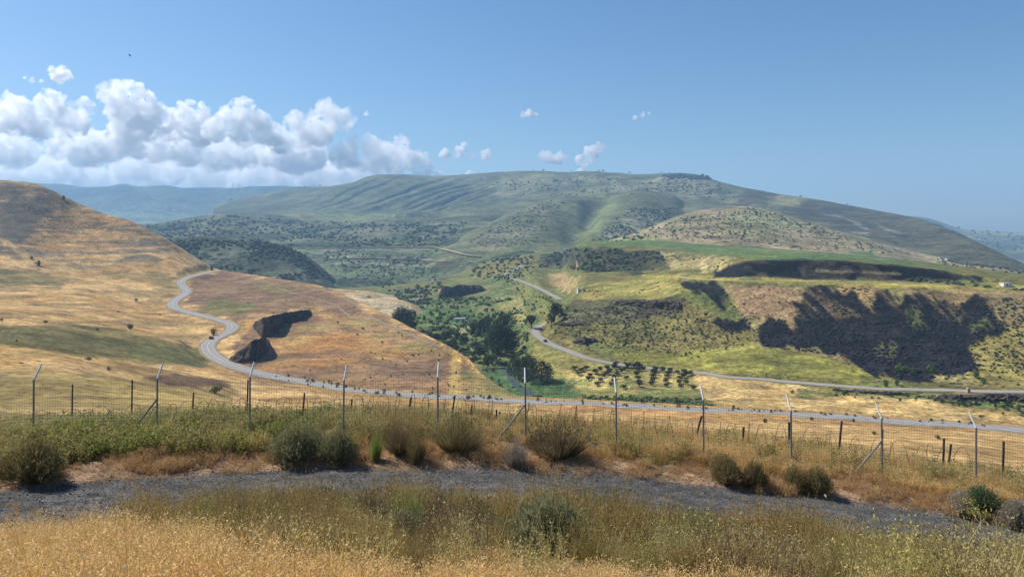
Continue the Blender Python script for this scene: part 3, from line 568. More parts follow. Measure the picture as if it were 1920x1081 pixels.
# near ground
def near_ground():
    x = np.concatenate([np.linspace(-60, -24, 45)[:-1], np.linspace(-24, 24, 241), np.linspace(24, 60, 45)[1:]]); y = np.concatenate([np.linspace(-12, 3, 24)[:-1], np.linspace(3, 30, 181), np.linspace(30, 44, 30)[1:]])
    X, Y = np.meshgrid(x, y); Z = ground_z(X, Y) - 0.6 * sstep(38, 44, Y)
    s = track_s(X, Y); n = fbm(X / 1.3, Y / 1.3, 4, 3); n2 = fbm(X / 4, Y / 4, 3, 13)
    C = np.zeros(X.shape + (4,)); C[..., 3] = 0
    c = np.array([0.13, 0.09, 0.05]) * (1 + 0.25 * n[..., None]); C[..., :3] = c
    wv = sstep(23.8, 25.5, s + 0.6 * n2)[..., None]; C[..., :3] = C[..., :3] * (1 - wv) + np.array([0.16, 0.14, 0.06]) * wv
    strip = (sstep(22.0, 22.5, s + 0.3 * n2) * (1 - sstep(23.6, 24.6, s + 0.8 * n2)))[..., None]
    C[..., :3] = C[..., :3] * (1 - strip) + np.array([0.26, 0.165, 0.095]) * strip * (1 + 0.2 * n[..., None])
    tr = (sstep(17.5, 18.2, s + 0.35 * n) * (1 - sstep(22.0, 22.6, s + 0.35 * n2)))[..., None]
    mid = np.exp(-((s - 20.0) / 0.5) ** 2)[..., None] * sstep(-0.2, 0.6, n2)[..., None]
    tc = (np.array([0.085, 0.081, 0.077]) * (1 + 0.45 * (np.exp(-((s - 19.0) / 0.35) ** 2) + np.exp(-((s - 21.1) / 0.35) ** 2))[..., None] * (0.6 + 0.8 * n2[..., None]))) * (1 - mid * 0.6) + np.array([0.24, 0.18, 0.12]) * mid * 0.6
    C[..., :3] = C[..., :3] * (1 - tr) + tc * tr
    i = np.arange(X.size).reshape(X.shape); Fc = np.stack([i[:-1, :-1], i[:-1, 1:], i[1:, 1:], i[1:, :-1]], -1).reshape(-1, 4)
    me = np_mesh('ground', np.stack([X, Y, Z], -1).reshape(-1, 3), Fc, terrain_mat('near_soil', 14.0, 0.6, 0.7, 0.0, 0.03), True, {'cover': C.reshape(-1, 4)})
    tag(link('ground', me), kind='structure')
near_ground()
def ico(sub):
    bm = bmesh.new(); bmesh.ops.create_icosphere(bm, subdivisions=sub, radius=1.0)
    V = np.array([v.co[:] for v in bm.verts]); Fc = np.array([[v.index for v in f.verts] for f in bm.faces]); bm.free(); return V, Fc
# ------------------------------------------------------------------ materials for plants and things
def leaf_mat(name, c0, c1, trans=0.35, rough=0.7, c2=None):
    m, nt, b = new_mat(name, rough, 0.25); oi = N(nt, 'ShaderNodeObjectInfo'); g = N(nt, 'ShaderNodeNewGeometry')
    r = oi.outputs['Random']; n = noise(nt, g.outputs['Position'], 1.3, 3, 0.6)
    isl = g.outputs['Random Per Island']
    f = math_n(nt, 'ADD', math_n(nt, 'MULTIPLY', r, 0.45), math_n(nt, 'MULTIPLY', isl, 0.55))
    c = mix_c(nt, f, c0, c1)
    if c2: c = mix_c(nt, mapr(nt, n, 0.45, 0.7, 0, 0.8), c, c2)
    nt.links.new(c, b.inputs['Base Color'])
    t = N(nt, 'ShaderNodeBsdfTranslucent'); nt.links.new(c, t.inputs['Color']); mx = N(nt, 'ShaderNodeMixShader'); mx.inputs[0].default_value = trans
    o = nt.nodes['Material Output']; nt.links.new(b.outputs[0], mx.inputs[1]); nt.links.new(t.outputs[0], mx.inputs[2]); nt.links.new(mx.outputs[0], o.inputs['Surface'])
    return m
M_EUC = leaf_mat('eucalyptus_leaves', (0.030, 0.046, 0.022), (0.060, 0.080, 0.036)); M_EUCL = leaf_mat('pale_leaves', (0.07, 0.10, 0.04), (0.11, 0.14, 0.055))
M_OLV = leaf_mat('olive_leaves', (0.030, 0.042, 0.026), (0.055, 0.068, 0.042)); M_BUSH = leaf_mat('bush_leaves', (0.040, 0.055, 0.022), (0.085, 0.10, 0.040))
M_DRYB = leaf_mat('dry_bush_leaves', (0.10, 0.085, 0.045), (0.16, 0.14, 0.07)); M_BRIGHT = leaf_mat('bright_bush_leaves', (0.07, 0.13, 0.03), (0.12, 0.19, 0.045))
M_BARK = asphalt('bark', (0.10, 0.075, 0.055), (0.19, 0.15, 0.115), 6.0)
def rock_mat(name, c0, c1, sc=0.6, bump=0.8):
    m, nt, b = new_mat(name, 0.95, 0.08); g = N(nt, 'ShaderNodeNewGeometry').outputs['Position']; n = noise(nt, g, sc, 8, 0.65)
    vo = N(nt, 'ShaderNodeTexVoronoi', i_Scale=sc * 1.6); nt.links.new(g, vo.inputs['Vector'])
    c = mix_c(nt, mapr(nt, n, 0.35, 0.65, 0, 1), c0, c1); nt.links.new(c, b.inputs['Base Color'])
    h = math_n(nt, 'ADD', n, math_n(nt, 'MULTIPLY', vo.outputs['Distance'], 0.7)); bp = N(nt, 'ShaderNodeBump', i_Strength=bump, i_Distance=0.6); nt.links.new(h, bp.inputs['Height'])
    nt.links.new(bp.outputs['Normal'], b.inputs['Normal']); return m
M_BASALT = rock_mat('basalt', (0.015, 0.015, 0.016), (0.115, 0.088, 0.066), 0.28, 1.0)
M_BOULD = rock_mat('basalt_boulder', (0.010, 0.011, 0.015), (0.042, 0.043, 0.05), 0.8, 0.4)
# ------------------------------------------------------------------ tree and bush meshes
def leaf_cloud(rng, lobes, n, size, flat=0.75):
    """n leaf quads through the volume of lobes (cx,cy,cz,rx,ry,rz)"""
    L = np.array(lobes, float); w = L[:, 3] * L[:, 4] + L[:, 4] * L[:, 5]; k = rng.choice(len(L), n, p=w / w.sum())
    d = rng.normal(size=(n, 3)); d /= np.linalg.norm(d, axis=1)[:, None]
    rad = rng.uniform(0.35, 1.0, n) ** 0.45 * rng.uniform(0.85, 1.12, n)
    P = L[k, :3] + d * L[k, 3:] * rad[:, None]
    a = rng.normal(size=(n, 3)); a[:, 2] *= flat; a /= np.linalg.norm(a, axis=1)[:, None]
    b = np.cross(a, d + rng.normal(size=(n, 3)) * 0.5); b /= np.linalg.norm(b, axis=1)[:, None] + 1e-9
    s = size * rng.uniform(0.6, 1.4, n)[:, None]
    V = np.stack([P - a * s, P + b * s * 0.62, P + a * s, P - b * s * 0.62], 1).reshape(-1, 3)
    return V, np.arange(4 * n).reshape(n, 4)
def tube(paths, sides=6):
    """paths: list of [(x,y,z,r),...]; returns verts, quads"""
    V = []; Fq = []; n = 0
    for p in paths:
        p = np.array(p, float); T = np.gradient(p[:, :3], axis=0); T /= np.linalg.norm(T, axis=1)[:, None] + 1e-9
        ref = np.array([0.31, 0.17, 0.93]) if abs(T[0, 2]) < 0.9 else np.array([0.95, 0.2, 0.1])
        A = np.cross(T, ref); A /= np.linalg.norm(A, axis=1)[:, None] + 1e-9; B = np.cross(T, A)
        an = np.arange(sides) / sides * 2 * math.pi
        ring = p[:, None, :3] + p[:, None, 3:4] * (A[:, None] * np.cos(an)[None, :, None] + B[:, None] * np.sin(an)[None, :, None])
        m = len(p); V.append(ring.reshape(-1, 3)); i = np.arange(m * sides).reshape(m, sides) + n; j = np.roll(i, -1, 1)
        Fq.append(np.stack([i[:-1], i[1:], j[1:], j[:-1]], -1).reshape(-1, 4)); n += m * sides
        c = np.array([[i[-1, q] for q in (0, 1, 2, 2)]]) if sides == 3 else np.array([[i[-1, q] for q in (0, 1, 2, 3)]] + ([[i[-1, q] for q in (3, 4, 5, 0)]] if sides == 6 else []))
        if sides != 3: Fq.append(c)
    return np.concatenate(V), np.concatenate(Fq)
def tree_meshes(kind, seed):
    """unit-height tree: returns crown mesh, trunk mesh"""
    rng = np.random.default_rng(seed); lobes = []; limbs = []
    if kind == 'euc':
        for k in range(9):
            z = 0.14 + 0.72 * k / 8 + rng.uniform(-.05, .05); r = 0.17 + 0.08 * math.sin(z * 2.6); a = rng.uniform(0, 6.28); o = 0.20 * (1.1 - z) * rng.uniform(0.6, 1.3)
            lobes.append((o * math.cos(a), o * math.sin(a), z, r, r, r * 0.85)); limbs.append([(0, 0, z * 0.4, 0.014), (o * 0.6 * math.cos(a), o * 0.6 * math.sin(a), z * 0.8, 0.008), (o * math.cos(a), o * math.sin(a), z, 0.003)])
        lobes.append((0, 0, 0.86, 0.13, 0.13, 0.14)); n, sz, h0 = 1000, 0.034, 0.75
    elif kind == 'olive':
        for k in range(8):
            a = k * 0.785 + rng.uniform(-.3, .3); o = rng.uniform(0.14, 0.3); z = rng.uniform(0.34, 0.72); r = rng.uniform(0.22, 0.30)
            lobes.append((o * math.cos(a), o * math.sin(a), z, r, r, r * 0.85)); limbs.append([(0, 0, 0.22, 0.03), (o * 0.7 * math.cos(a), o * 0.7 * math.sin(a), 0.45, 0.016), (o * math.cos(a), o * math.sin(a), z, 0.006)])
        n, sz, h0 = 460, 0.06, 0.4
    elif kind == 'wide':
        for k in range(10):
            a = rng.uniform(0, 6.28); o = rng.uniform(0.1, 0.42); z = rng.uniform(0.42, 0.8) - o * 0.25; r = rng.uniform(0.16, 0.25)
            lobes.append((o * math.cos(a), o * math.sin(a), z, r, r, r * 0.8)); limbs.append([(0, 0, 0.2, 0.028), (o * 0.6 * math.cos(a), o * 0.6 * math.sin(a), z * 0.75, 0.014), (o * math.cos(a), o * math.sin(a), z, 0.004)])
        n, sz, h0 = 560, 0.052, 0.5
    else:  # bush, to the ground
        for k in range(7):
            a = rng.uniform(0, 6.28); o = rng.uniform(0.1, 0.55); z = rng.uniform(0.25, 0.6); r = rng.uniform(0.28, 0.4)
            lobes.append((o * math.cos(a), o * math.sin(a), z, r, r, r * 0.9)); limbs.append([(0, 0, 0, 0.03), (o * 0.6 * math.cos(a), o * 0.6 * math.sin(a), z * 0.5, 0.016), (o * math.cos(a), o * math.sin(a), z, 0.006)])
        n, sz, h0 = 220, 0.10, 0.3
    V, Fc = leaf_cloud(rng, lobes, n, sz); V[:, 2] = np.maximum(V[:, 2], 0.0)
    crown = np_mesh('crown', V, Fc, None)
    trunk = [[(0, 0, -0.05, 0.034), (0.01, 0.005, h0 * 0.5, 0.026), (0.0, 0.0, h0, 0.016)]] if kind != 'bush' else []
    Vt, Ft = tube(trunk + limbs, 4); return crown, np_mesh('trunk', Vt, Ft, M_BARK)
TREE = {k: [tree_meshes(k, 100 + 10 * i + j) for j in range(n)] for i, (k, n) in enumerate((('euc', 4), ('olive', 3), ('wide', 4), ('bush', 5)))}
_MATCACHE = {}
def tree_variant(kind, j, mat):
    key = (kind, j, mat.name)
    if key not in _MATCACHE:
        c = TREE[kind][j][0].copy(); c.materials.append(mat); _MATCACHE[key] = c
    return _MATCACHE[key], TREE[kind][j][1]
def plant(name, kind, mat, P, h, w, label, cat, group, sink=0.0, trunk_name='trunk', crown_name='crown', parts=True):
    j = random.randrange(len(TREE[kind])); c, t = tree_variant(kind, j, mat)
    if parts:
        r = empty(name, (P[0], P[1], P[2] - sink), random.uniform(0, 6.28)); r.scale = (w, w, h)
        link(crown_name, c, r); link(trunk_name, t, r)
    else:
        r = link(name, c, loc=(P[0], P[1], P[2] - sink)); r.rotation_euler = (0, 0, random.uniform(0, 6.28)); r.scale = (w, w, h)
    return tag(r, label, cat, group)
def put(x, y, hpx, name, kind, mat, label, cat, group, wr=1.0, sheets=None, parts=True, **kw):
    """plant whose foot is seen at photograph pixel (x, y) and whose height there is hpx pixels"""
    P, s = pick(x, y, sheets)
    if P is None: return None
    h = hpx / F_PX * P[1]; return plant(name, kind, mat, P, h, h * wr, label, cat, group, 0.03 * h, parts=parts, **kw)
for lb, gr, pts in (('tall dark eucalyptus of the tight clump against the promontory edge', 'eucalyptus clump at the promontory', [(745,620,40),(760,624,50),(772,622,42),(752,618,44)]),
        ('tall dark eucalyptus of the big grove in the middle of the valley floor', 'eucalyptus grove on the valley floor', [(925,664,50),(938,668,64),(950,668,60),(962,662,46),(930,650,56),(945,645,60),(920,655,44)]),
        ('dark eucalyptus of the lower grove beside the stream, near the olive rows', 'eucalyptus grove by the olive rows', [(972,712,46),(985,716,50),(1000,716,48),(1015,717,44),(1028,716,36),(965,704,42),(992,708,44)]),
        ('smaller dark eucalyptus by the pale farm shed', 'eucalyptus trees by the shed', [(915,627,30),(900,628,30),(886,628,26),(908,620,28)]), ('lone dark eucalyptus beyond the tan knoll', None, [(692,580,26)])):
    for x, y, h in pts: put(x, y, h, 'eucalyptus_tree', 'euc', M_EUC, lb, 'tree', gr, wr=0.95 if h < 45 else 0.8, sheets=[S2])
put(997, 616, 32, 'roadside_tree', 'wide', M_EUC, 'dark round tree on the inside of the side road bend', 'tree', None, 0.8, [S2])
for x, y, h in [(1040,604,44),(1034,610,30),(1048,592,26)]: put(x, y, h, 'nose_tree', 'wide', M_EUC, 'dark ragged tree where the side road rounds the rocky nose', 'tree', 'trees at the rocky nose', 0.62, [S2])
for x, y, h in [(807,640,22),(820,640,24),(835,642,26),(848,655,28),(872,648,24),(858,636,20),(842,632,20),(900,672,34),(890,660,24),(947,690,20),(915,690,22)]:
    put(x, y, h, 'valley_tree', 'wide', M_EUC, 'round dark tree among the green thickets of the valley floor', 'tree', 'round trees on the valley floor', 0.95, [S2])
for x, y, h in [(921,682,28),(935,690,22),(892,622,22),(905,612,20),(955,600,16)]:
    put(x, y, h, 'pale_tree', 'wide', M_EUCL, 'pale green rounded tree in front of the dark eucalyptus grove', 'tree', 'pale trees in the valley', 0.95, [S2])
# olive grove
OL = [(555,595),(520,610),(500,635),(625,625),(660,605),(585,650),(572,675),(712,595),(735,610),(720,632),(690,655),(665,685),(640,715),(775,570),(765,590),(790,640),(768,665),(765,695),(860,668),(825,615),(848,598),(872,580),(912,585),(960,585),(945,605),(935,640),(945,668),(950,700),(1080,605),(1060,630),(1058,655),(1055,685),(1045,712),(1130,610),(1185,615),(1165,655),(1155,695),(1158,725),(1240,625),(1290,620),(1310,640),(1285,655),(1260,670),(1255,700),(1268,735),(1305,705),(1365,745),(1340,635),(470,597),(840,740),(955,720),(1175,635),(1068,615),(745,720),(985,600)]
for x, y in OL: put(960 + x / 4, 540 + y / 4 + 4.5, random.uniform(10, 12.5), 'olive_tree', 'olive', M_OLV, 'small round olive tree in the planted rows below the side road', 'tree', 'olive trees in the grove', 1.2, [S2])
# bushes on the left hill and fields
for x, y, h, w, m in [(118,375,10,1.0,M_BUSH),(55,392,6,.8,M_BUSH),(60,486,8,1.1,M_BUSH),(72,498,12,1.1,M_BUSH),(255,565,8,1.0,M_DRYB),(245,618,14,1.1,M_BUSH),(3,602,8,1,M_BUSH)]:
    put(x, y, h, 'hill_bush', 'bush', m, 'dark round bush standing alone on the golden left hillside', 'bush', 'lone bushes on the left hill', w * 0.6, [S1], trunk_name='stem', crown_name='foliage')
for x, y, h, w in [(85,605,6,2.2),(183,619,5,1.6),(165,675,7,2.2),(205,694,9,1.5),(222,585,3,2.5),(300,590,3,2),(30,640,4,2)]:
    put(x, y, h, 'low_bush', 'bush', M_BUSH, 'low flat dark bush on the folds of the golden field', 'bush', 'low bushes in the golden field', w * 0.6, [S1], trunk_name='stem', crown_name='foliage')
put(398, 508, 12, 'crest_bush', 'bush', M_BUSH, 'dark bush where the valley road disappears over the crest', 'bush', None, 0.5, [S1], trunk_name='stem', crown_name='foliage')
put(401, 629, 17, 'bend_bush', 'bush', M_BUSH, 'large dark bush inside the road bend beside the dark car', 'bush', None, 0.55, [S1], trunk_name='stem', crown_name='foliage')
put(404, 737, 17, 'green_bush', 'bush', M_BRIGHT, 'broad green bush just behind the fence wire', 'bush', None, 1.05, [S1], trunk_name='stem', crown_name='foliage')
for x, y, h, w in [(938,778,9,1.3),(1270,757,12,1.6),(1203,755,10,1.3),(1376,766,9,1.1),(1435,792,9,1.5),(1840,782,7,1.6),(1880,776,6,1.2),(1522,787,7,1.6),(1600,790,7,1.2),(1757,822,8,1.8),(1440,835,8,1.5),(1640,815,8,1.5),(1290,768,6,1.5)]:
    put(x, y, h, 'roadside_bush', 'bush', M_BUSH, 'small dark bush in the dry field by the valley road', 'bush', 'bushes along the valley road', w * 0.6, None, trunk_name='stem', crown_name='foliage')
# bushes on and around the scree
for x, y, h, w in [(1690,698,18,1.8),(1710,700,14,1.6),(1748,699,20,1.3),(1828,708,18,1.4),(1845,720,14,1.3),(1660,726,18,1.0),(1680,722,14,1.2),(1705,600,9,1.4),(1718,612,10,1.4),(1728,620,7,1.4),(1660,662,6,1.6),(1790,604,6,1.8),(1832,618,9,1.8),(1848,612,8,1.6),(1705,588,7,1.2)]:
    put(x, y, h, 'scree_bush', 'bush', M_BRIGHT, 'bright green bush growing out of the black boulder slope', 'bush', 'green bushes on the scree', w * 0.6, [S2], trunk_name='stem', crown_name='foliage')
put(1195, 690, 16, 'grey_tree', 'wide', M_DRYB, 'thin greyish tree above the olive grove by the side road', 'tree', None, 0.8, [S2])
# scrub spread by ground type: the largest as plants of their own, the rest as one mass
def inside(poly, n, rng):
    P = np.asarray(poly, float); out = []
    while len(out) < n:
        q = rng.uniform(P.min(0), P.max(0), (n * 2, 2)); s = poly_sd(q[:, 0], q[:, 1], P); out += [tuple(v) for v in q[s > 0]]
    return out[:n]
def scrub_things(regions, rng, name, mat, label, group, sheets=None, kind='bush'):
    for poly, n, h0, h1 in regions:
        for x, y in inside(poly, n, rng):
            put(x, y, rng.uniform(h0, h1), name, kind, mat, label, 'bush' if kind == 'bush' else 'tree', group, rng.uniform(0.5, 0.85), sheets, parts=False)
rng = np.random.default_rng(21)
scrub_things([([(790,560),(900,565),(960,605),(990,690),(940,735),(900,690),(790,625),(760,600)], 120, 5, 11)], rng, 'thicket_bush', M_BUSH, 'green bush in the thickets of the valley floor', 'bushes on the valley floor', [S2])
scrub_things([([(1050,575),(1290,570),(1400,640),(1300,680),(1100,660),(1030,625)], 150, 2.2, 6), ([(950,520),(1060,570),(1020,600),(960,560)], 45, 3, 6)], rng, 'slope_bush', M_BUSH, 'small dark bush on the green slope above the side road', 'bushes on the green slope', [S2])
scrub_things([([(640,590),(780,628),(880,690),(870,735),(640,720),(560,700)], 40, 2.5, 6), ([(440,560),(620,560),(650,600),(500,590)], 14, 2, 4)], rng, 'promontory_bush', M_BUSH, 'small dark bush on the rust-brown promontory', 'bushes on the promontory', [S1])
scrub_things([([(1450,735),(1640,740),(1920,750),(1920,770),(1640,750)], 60, 4, 9)], rng, 'wall_bush', M_BUSH, 'dark green bush in the bushy belt below the side road', 'bushes below the side road', [S2])
scrub_things([([(470,702),(560,720),(700,742),(900,750),(1000,752),(1200,763),(1200,759),(900,744),(700,730),(560,706)], 55, 4, 9), ([(1000,756),(1500,777),(1900,804),(1900,799),(1500,772),(1000,750)], 60, 4, 8)], rng, 'verge_bush', M_DRYB, 'dry brown-green bush on the verge of the valley road', 'bushes on the road verge', None)
scrub_things([([(1190,440),(1300,405),(1400,392),(1540,428),(1700,475),(1500,462),(1300,445),(1180,452)], 170, 2.5, 5), ([(900,440),(1000,390),(1050,400),(1000,460),(900,465)], 60, 2, 4)], rng, 'spur_shrub', M_BUSH, 'tiny dark shrub dotted over the stony hill spurs', 'shrubs on the hill spurs', None)
def scrub_mass(name, label, regions, mat, rng, cat):
    Vs = []; Fs = []; n = 0; iv, fi = ico(1)
    for poly, cnt, h0, h1, sh in regions:
        for x, y in inside(poly, cnt, rng):
            P, s = pick(x, y, sh)
            if P is None: continue
            if fbm(P[:1] / 90.0, P[1:2] / 90.0, 3, 61)[0] < rng.uniform(-.7, .25): continue
            h = (h0 + (h1 - h0) * rng.random() ** 2) / F_PX * P[1]
            for q in range(2):
                v = iv * rng.uniform(0.65, 1.2, (len(iv), 1)) * np.array([h * rng.uniform(0.5, 0.8), h * 0.6, h * 0.55]) + P + np.array([rng.uniform(-.5, .5) * h, rng.uniform(-.4, .4) * h, 0.4 * h])
                Vs.append(v); Fs.append(fi + n); n += len(iv)
    o = link(name, np_mesh(name, np.concatenate(Vs), np.concatenate(Fs), mat, False)); tag(o, label, cat, None, 'stuff'); return o
M_MASS = leaf_mat('scrub_foliage', (0.035, 0.048, 0.022), (0.085, 0.10, 0.05), 0.1, 0.9)
M_THK = leaf_mat('thicket_foliage', (0.075, 0.115, 0.036), (0.17, 0.21, 0.075), 0.25, 0.9)
scrub_mass('distant_woodland', 'dark woodland covering the ravine slopes below the mountain', [
    ([(270,450),(480,450),(560,470),(600,510),(590,530),(440,515),(380,495),(320,465)], 1500, 2.6, 5.6, [S3b]),
    ([(270,425),(420,404),(520,412),(700,418),(880,415),(830,460),(600,465),(420,460),(300,445)], 1400, 1.8, 4.6, [S3]),
    ([(600,470),(830,470),(820,545),(640,540)], 520, 1.6, 3.6, [S3]),
    ([(700,535),(830,530),(840,560),(760,570)], 200, 3, 6, None)], M_MASS, rng, 'woodland')
scrub_mass('valley_thicket', 'dense green thicket covering the valley floor around the stream', [
    ([(700,552),(830,556),(960,560),(1000,605),(985,650),(1000,700),(960,740),(900,700),(800,635),(740,600)], 1150, 2.6, 7, [S2]), ([(1090,742),(1310,747),(1340,766),(1130,764)], 260, 3, 7, [S2])], M_THK, rng, 'thicket')
scrub_mass('slope_scrub', 'low dark scrub and stones texturing the slope above the side road', [([(1045,580),(1290,565),(1420,640),(1300,670),(1100,650),(1030,620)], 700, 1.2, 3.4, [S2]), ([(1085,550),(1200,522),(1290,545),(1090,560)], 60, 1.2, 2.4, [S2]), ([(1350,545),(1490,545),(1480,610),(1420,640)], 160, 1.2, 3, [S2]), ([(1810,640),(1920,560),(1920,725),(1850,715)], 260, 1.5, 4, [S2]), ([(1440,690),(1700,715),(1640,725),(1400,705)], 120, 1.2, 2.6, [S2])], M_BUSH, rng, 'scrub')
scrub_mass('distant_scrub', 'fine dark scrub scattered over the mountain and its spurs', [
    ([(950,335),(1340,335),(1400,380),(1100,370),(950,370)], 450, 1.5, 3.2, [S4]), ([(1240,330),(1330,330),(1340,337),(1255,335)], 160, 3, 5, [S4]),
    ([(860,465),(1000,380),(1060,375),(1010,460)], 260, 1.5, 3, [S4b]), ([(1100,460),(1180,390),(1280,390),(1200,450)], 350, 2, 4, [S4b, S4c]),
    ([(1190,445),(1300,400),(1400,388),(1540,425),(1720,480),(1500,468),(1300,452)], 500, 1.5, 3.2, [S4c]),
    ([(1010,500),(1040,465),(1240,470),(1260,505),(1120,510)], 420, 2.5, 5.5, [S2]), ([(1260,480),(1380,487),(1340,505),(1260,510)], 90, 2, 3.5, [S2]),
    ([(900,480),(1000,480),(1000,510),(950,530),(880,520)], 260, 2.5, 5, [S2]), ([(1690,520),(1920,535),(1920,545),(1700,528)], 120, 3, 7, [S2]), ([(1820,560),(1920,560),(1920,720),(1840,700),(1890,630)], 160, 2, 5, [S2]),
    ([(1750,485),(1920,505),(1920,515),(1760,495)], 140, 2, 4, None), ([(1740,412),(1920,438),(1920,480),(1800,445)], 160, 1.5, 3.5, [S5r])], M_MASS, rng, 'scrub')
# skyline trees
for x in [435,560,572,582,590,600,1000,1020,1070,1122,1130,1180,1240,1255,1500,1502,1588] :
    P = S4.crest(x); h = rng.uniform(3, 5.5) / F_PX * P[1]
    plant('skyline_tree', 'wide', M_EUC, P, h, h, 'tiny tree silhouetted on the crest of the table mountain', 'tree', 'trees on the mountain crest', 0.1 * h, parts=False)
# ------------------------------------------------------------------ rock faces and boulders
def cliff(name, top, bot, sheet, depth=3.0, capmat=None, step=4.0, rows=9, rough=1.0):
    x0 = max(top[0][0], bot[0][0]); x1 = min(top[-1][0], bot[-1][0]); xs = np.arange(x0, x1 + .1, step); V = []; nr = rows + 2
    for i, x in enumerate(xs):
        yt = np.interp(x, *zip(*top)); yb = np.interp(x, *zip(*bot)); B = sheet.hit(x, yb)
        if B is None: B = sheet.hit(x, yb - 3)
        T = sheet.hit(x, yt - 0.5)
        u = (x - HX) / F_PX; end = min(1, min(i, len(xs) - 1 - i) / 2.0)
        for j in range(rows + 1):
            t = j / rows; d = B[1] + depth * t * t + rough * (fbm(np.array([x / 9.0]), np.array([t * 3.0]), 4, 91)[0] * 2.2) * math.sin(math.pi * min(1, t + .15)); 
            y = yb + (yt - yb) * t * (0.35 + 0.65 * end) + 1.5 * fbm(np.array([x / 6.0]), np.array([9.0]), 3, 92)[0] * t
            V.append((u * d, d, (HY - y) / F_PX * d - (0.6 if j == 0 else 0)))
        V.append((u * T[1], T[1], (HY - yt) / F_PX * T[1] - 0.25))
    i = np.arange(len(V)).reshape(len(xs), nr); Fc = np.stack([i[:-1, :-1], i[1:, :-1], i[1:, 1:], i[:-1, 1:]], -1).reshape(-1, 4)
    mi = np.tile(np.array([0] * rows + [1]), len(xs) - 1)
    tag(link(name, np_mesh(name, V, Fc, None, False, mats=[M_BASALT, capmat or M_VERGE], midx=mi)), kind='structure')
M_CAP = asphalt('cliff_top_grass', (0.24, 0.16, 0.085), (0.36, 0.26, 0.13), 0.3)
cliff('cliff', [(474,602),(500,594),(530,586),(560,582),(584,579)], [(474,612),(490,632),(505,632),(520,622),(535,606),(560,602),(584,588)], S1, 3, M_CAP, 2.5)
cliff('cliff', [(428,672),(450,655),(480,634),(503,632)], [(428,676),(445,681),(470,681),(490,670),(503,660)], S1, 3, M_CAP, 2.5)
cliff('cliff', [(822,541),(835,536),(850,537),(865,533),(880,536),(895,534),(912,540)], [(822,560),(850,557),(880,551),(912,545)], S2, 8, M_CAP, 3)
cliff('outcrop', [(1150,564),(1200,561),(1240,563),(1280,566)], [(1150,571),(1200,575),(1240,580),(1280,580)], S2, 3, M_CAP, 3)
cliff('outcrop', [(1075,634),(1100,632),(1120,633)], [(1075,643),(1095,646),(1120,638)], S2, 3, M_CAP, 3)
cliff('outcrop', [(1045,604),(1070,606),(1095,603)], [(1045,609),(1070,611),(1095,608)], S2, 3, M_CAP, 3)
cliff('outcrop', [(1755,738),(1800,739),(1860,738),(1960,738)], [(1755,746),(1800,751),(1860,752),(1960,753)], S2, 3, M_CAP, 3)
cliff('outcrop', [(1560,727),(1620,731),(1700,735)], [(1560,732),(1620,737),(1700,741)], S2, 2, M_CAP, 3)
def boulders():
    rng = np.random.default_rng(5); iv, fi = ico(1); Vs = []; Fs = []; n = 0
    for poly, cnt in zip(SCREE, (3600, 120, 160)):
        for x, y in inside(poly, cnt, rng):
            P = S2.hit(x, y) if fbm(np.array([(x - .9 * (y - 540)) / 11.0]), np.array([y / 70.0]), 4, 66)[0] > rng.uniform(-.9, -.1) else None
            if P is None: continue
            s = (0.35 + 0.9 * rng.random() ** 3) * (0.7 + 0.6 * (y - 540) / 160)
            q = iv * rng.uniform(0.7, 1.3, (len(iv), 1)) * np.array([s, s * rng.uniform(.7, 1.2), s * rng.uniform(.55, .95)])
            Vs.append(q + P + np.array([0, 0, 0.15 * s])); Fs.append(fi + n); n += len(iv)
    tag(link('basalt_boulders', np_mesh('basalt_boulders', np.concatenate(Vs), np.concatenate(Fs), M_BOULD)), 'black basalt boulders covering the scree slope', 'boulders', None, 'stuff')
boulders()
# ------------------------------------------------------------------ cars, huts, masts, bird
def box(bm, x0, x1, y0, y1, z0, z1, taper=0.0):
    t = taper; v = [bm.verts.new(p) for p in ((x0,y0,z0),(x1,y0,z0),(x1,y1,z0),(x0,y1,z0),(x0+t,y0+t,z1),(x1-t,y0+t,z1),(x1-t,y1-t,z1),(x0+t,y1-t,z1))]
    for f in ((0,3,2,1),(4,5,6,7),(0,1,5,4),(1,2,6,5),(2,3,7,6),(3,0,4,7)): bm.faces.new([v[i] for i in f])
def bm_obj(name, fn, mat, parent=None):
    bm = bmesh.new(); fn(bm); me = bpy.data.meshes.new(name); bm.to_mesh(me); bm.free(); me.materials.append(mat); return link(name, me, parent)
def flat_mat(name, c, rough=0.5, metal=0.0, var=0.12, sc=3.0):
    m, nt, b = new_mat(name, rough, 0.4); b.inputs['Metallic'].default_value = metal
    n = noise(nt, N(nt, 'ShaderNodeTexCoord').outputs['Object'], sc, 5, 0.6)
    nt.links.new(mix_c(nt, mapr(nt, n, 0.3, 0.7, 0, 1), tuple(v * (1 - var) for v in c), tuple(min(1, v * (1 + var)) for v in c)), b.inputs['Base Color']); return m
M_CAR = flat_mat('dark_car_paint', (0.02, 0.021, 0.025), 0.3); M_GLASS = flat_mat('car_glass', (0.03, 0.035, 0.04), 0.1); M_TYRE = flat_mat('tyre_rubber', (0.02, 0.02, 0.02), 0.9); M_LAMP = flat_mat('tail_lamp', (0.25, 0.02, 0.015), 0.3)
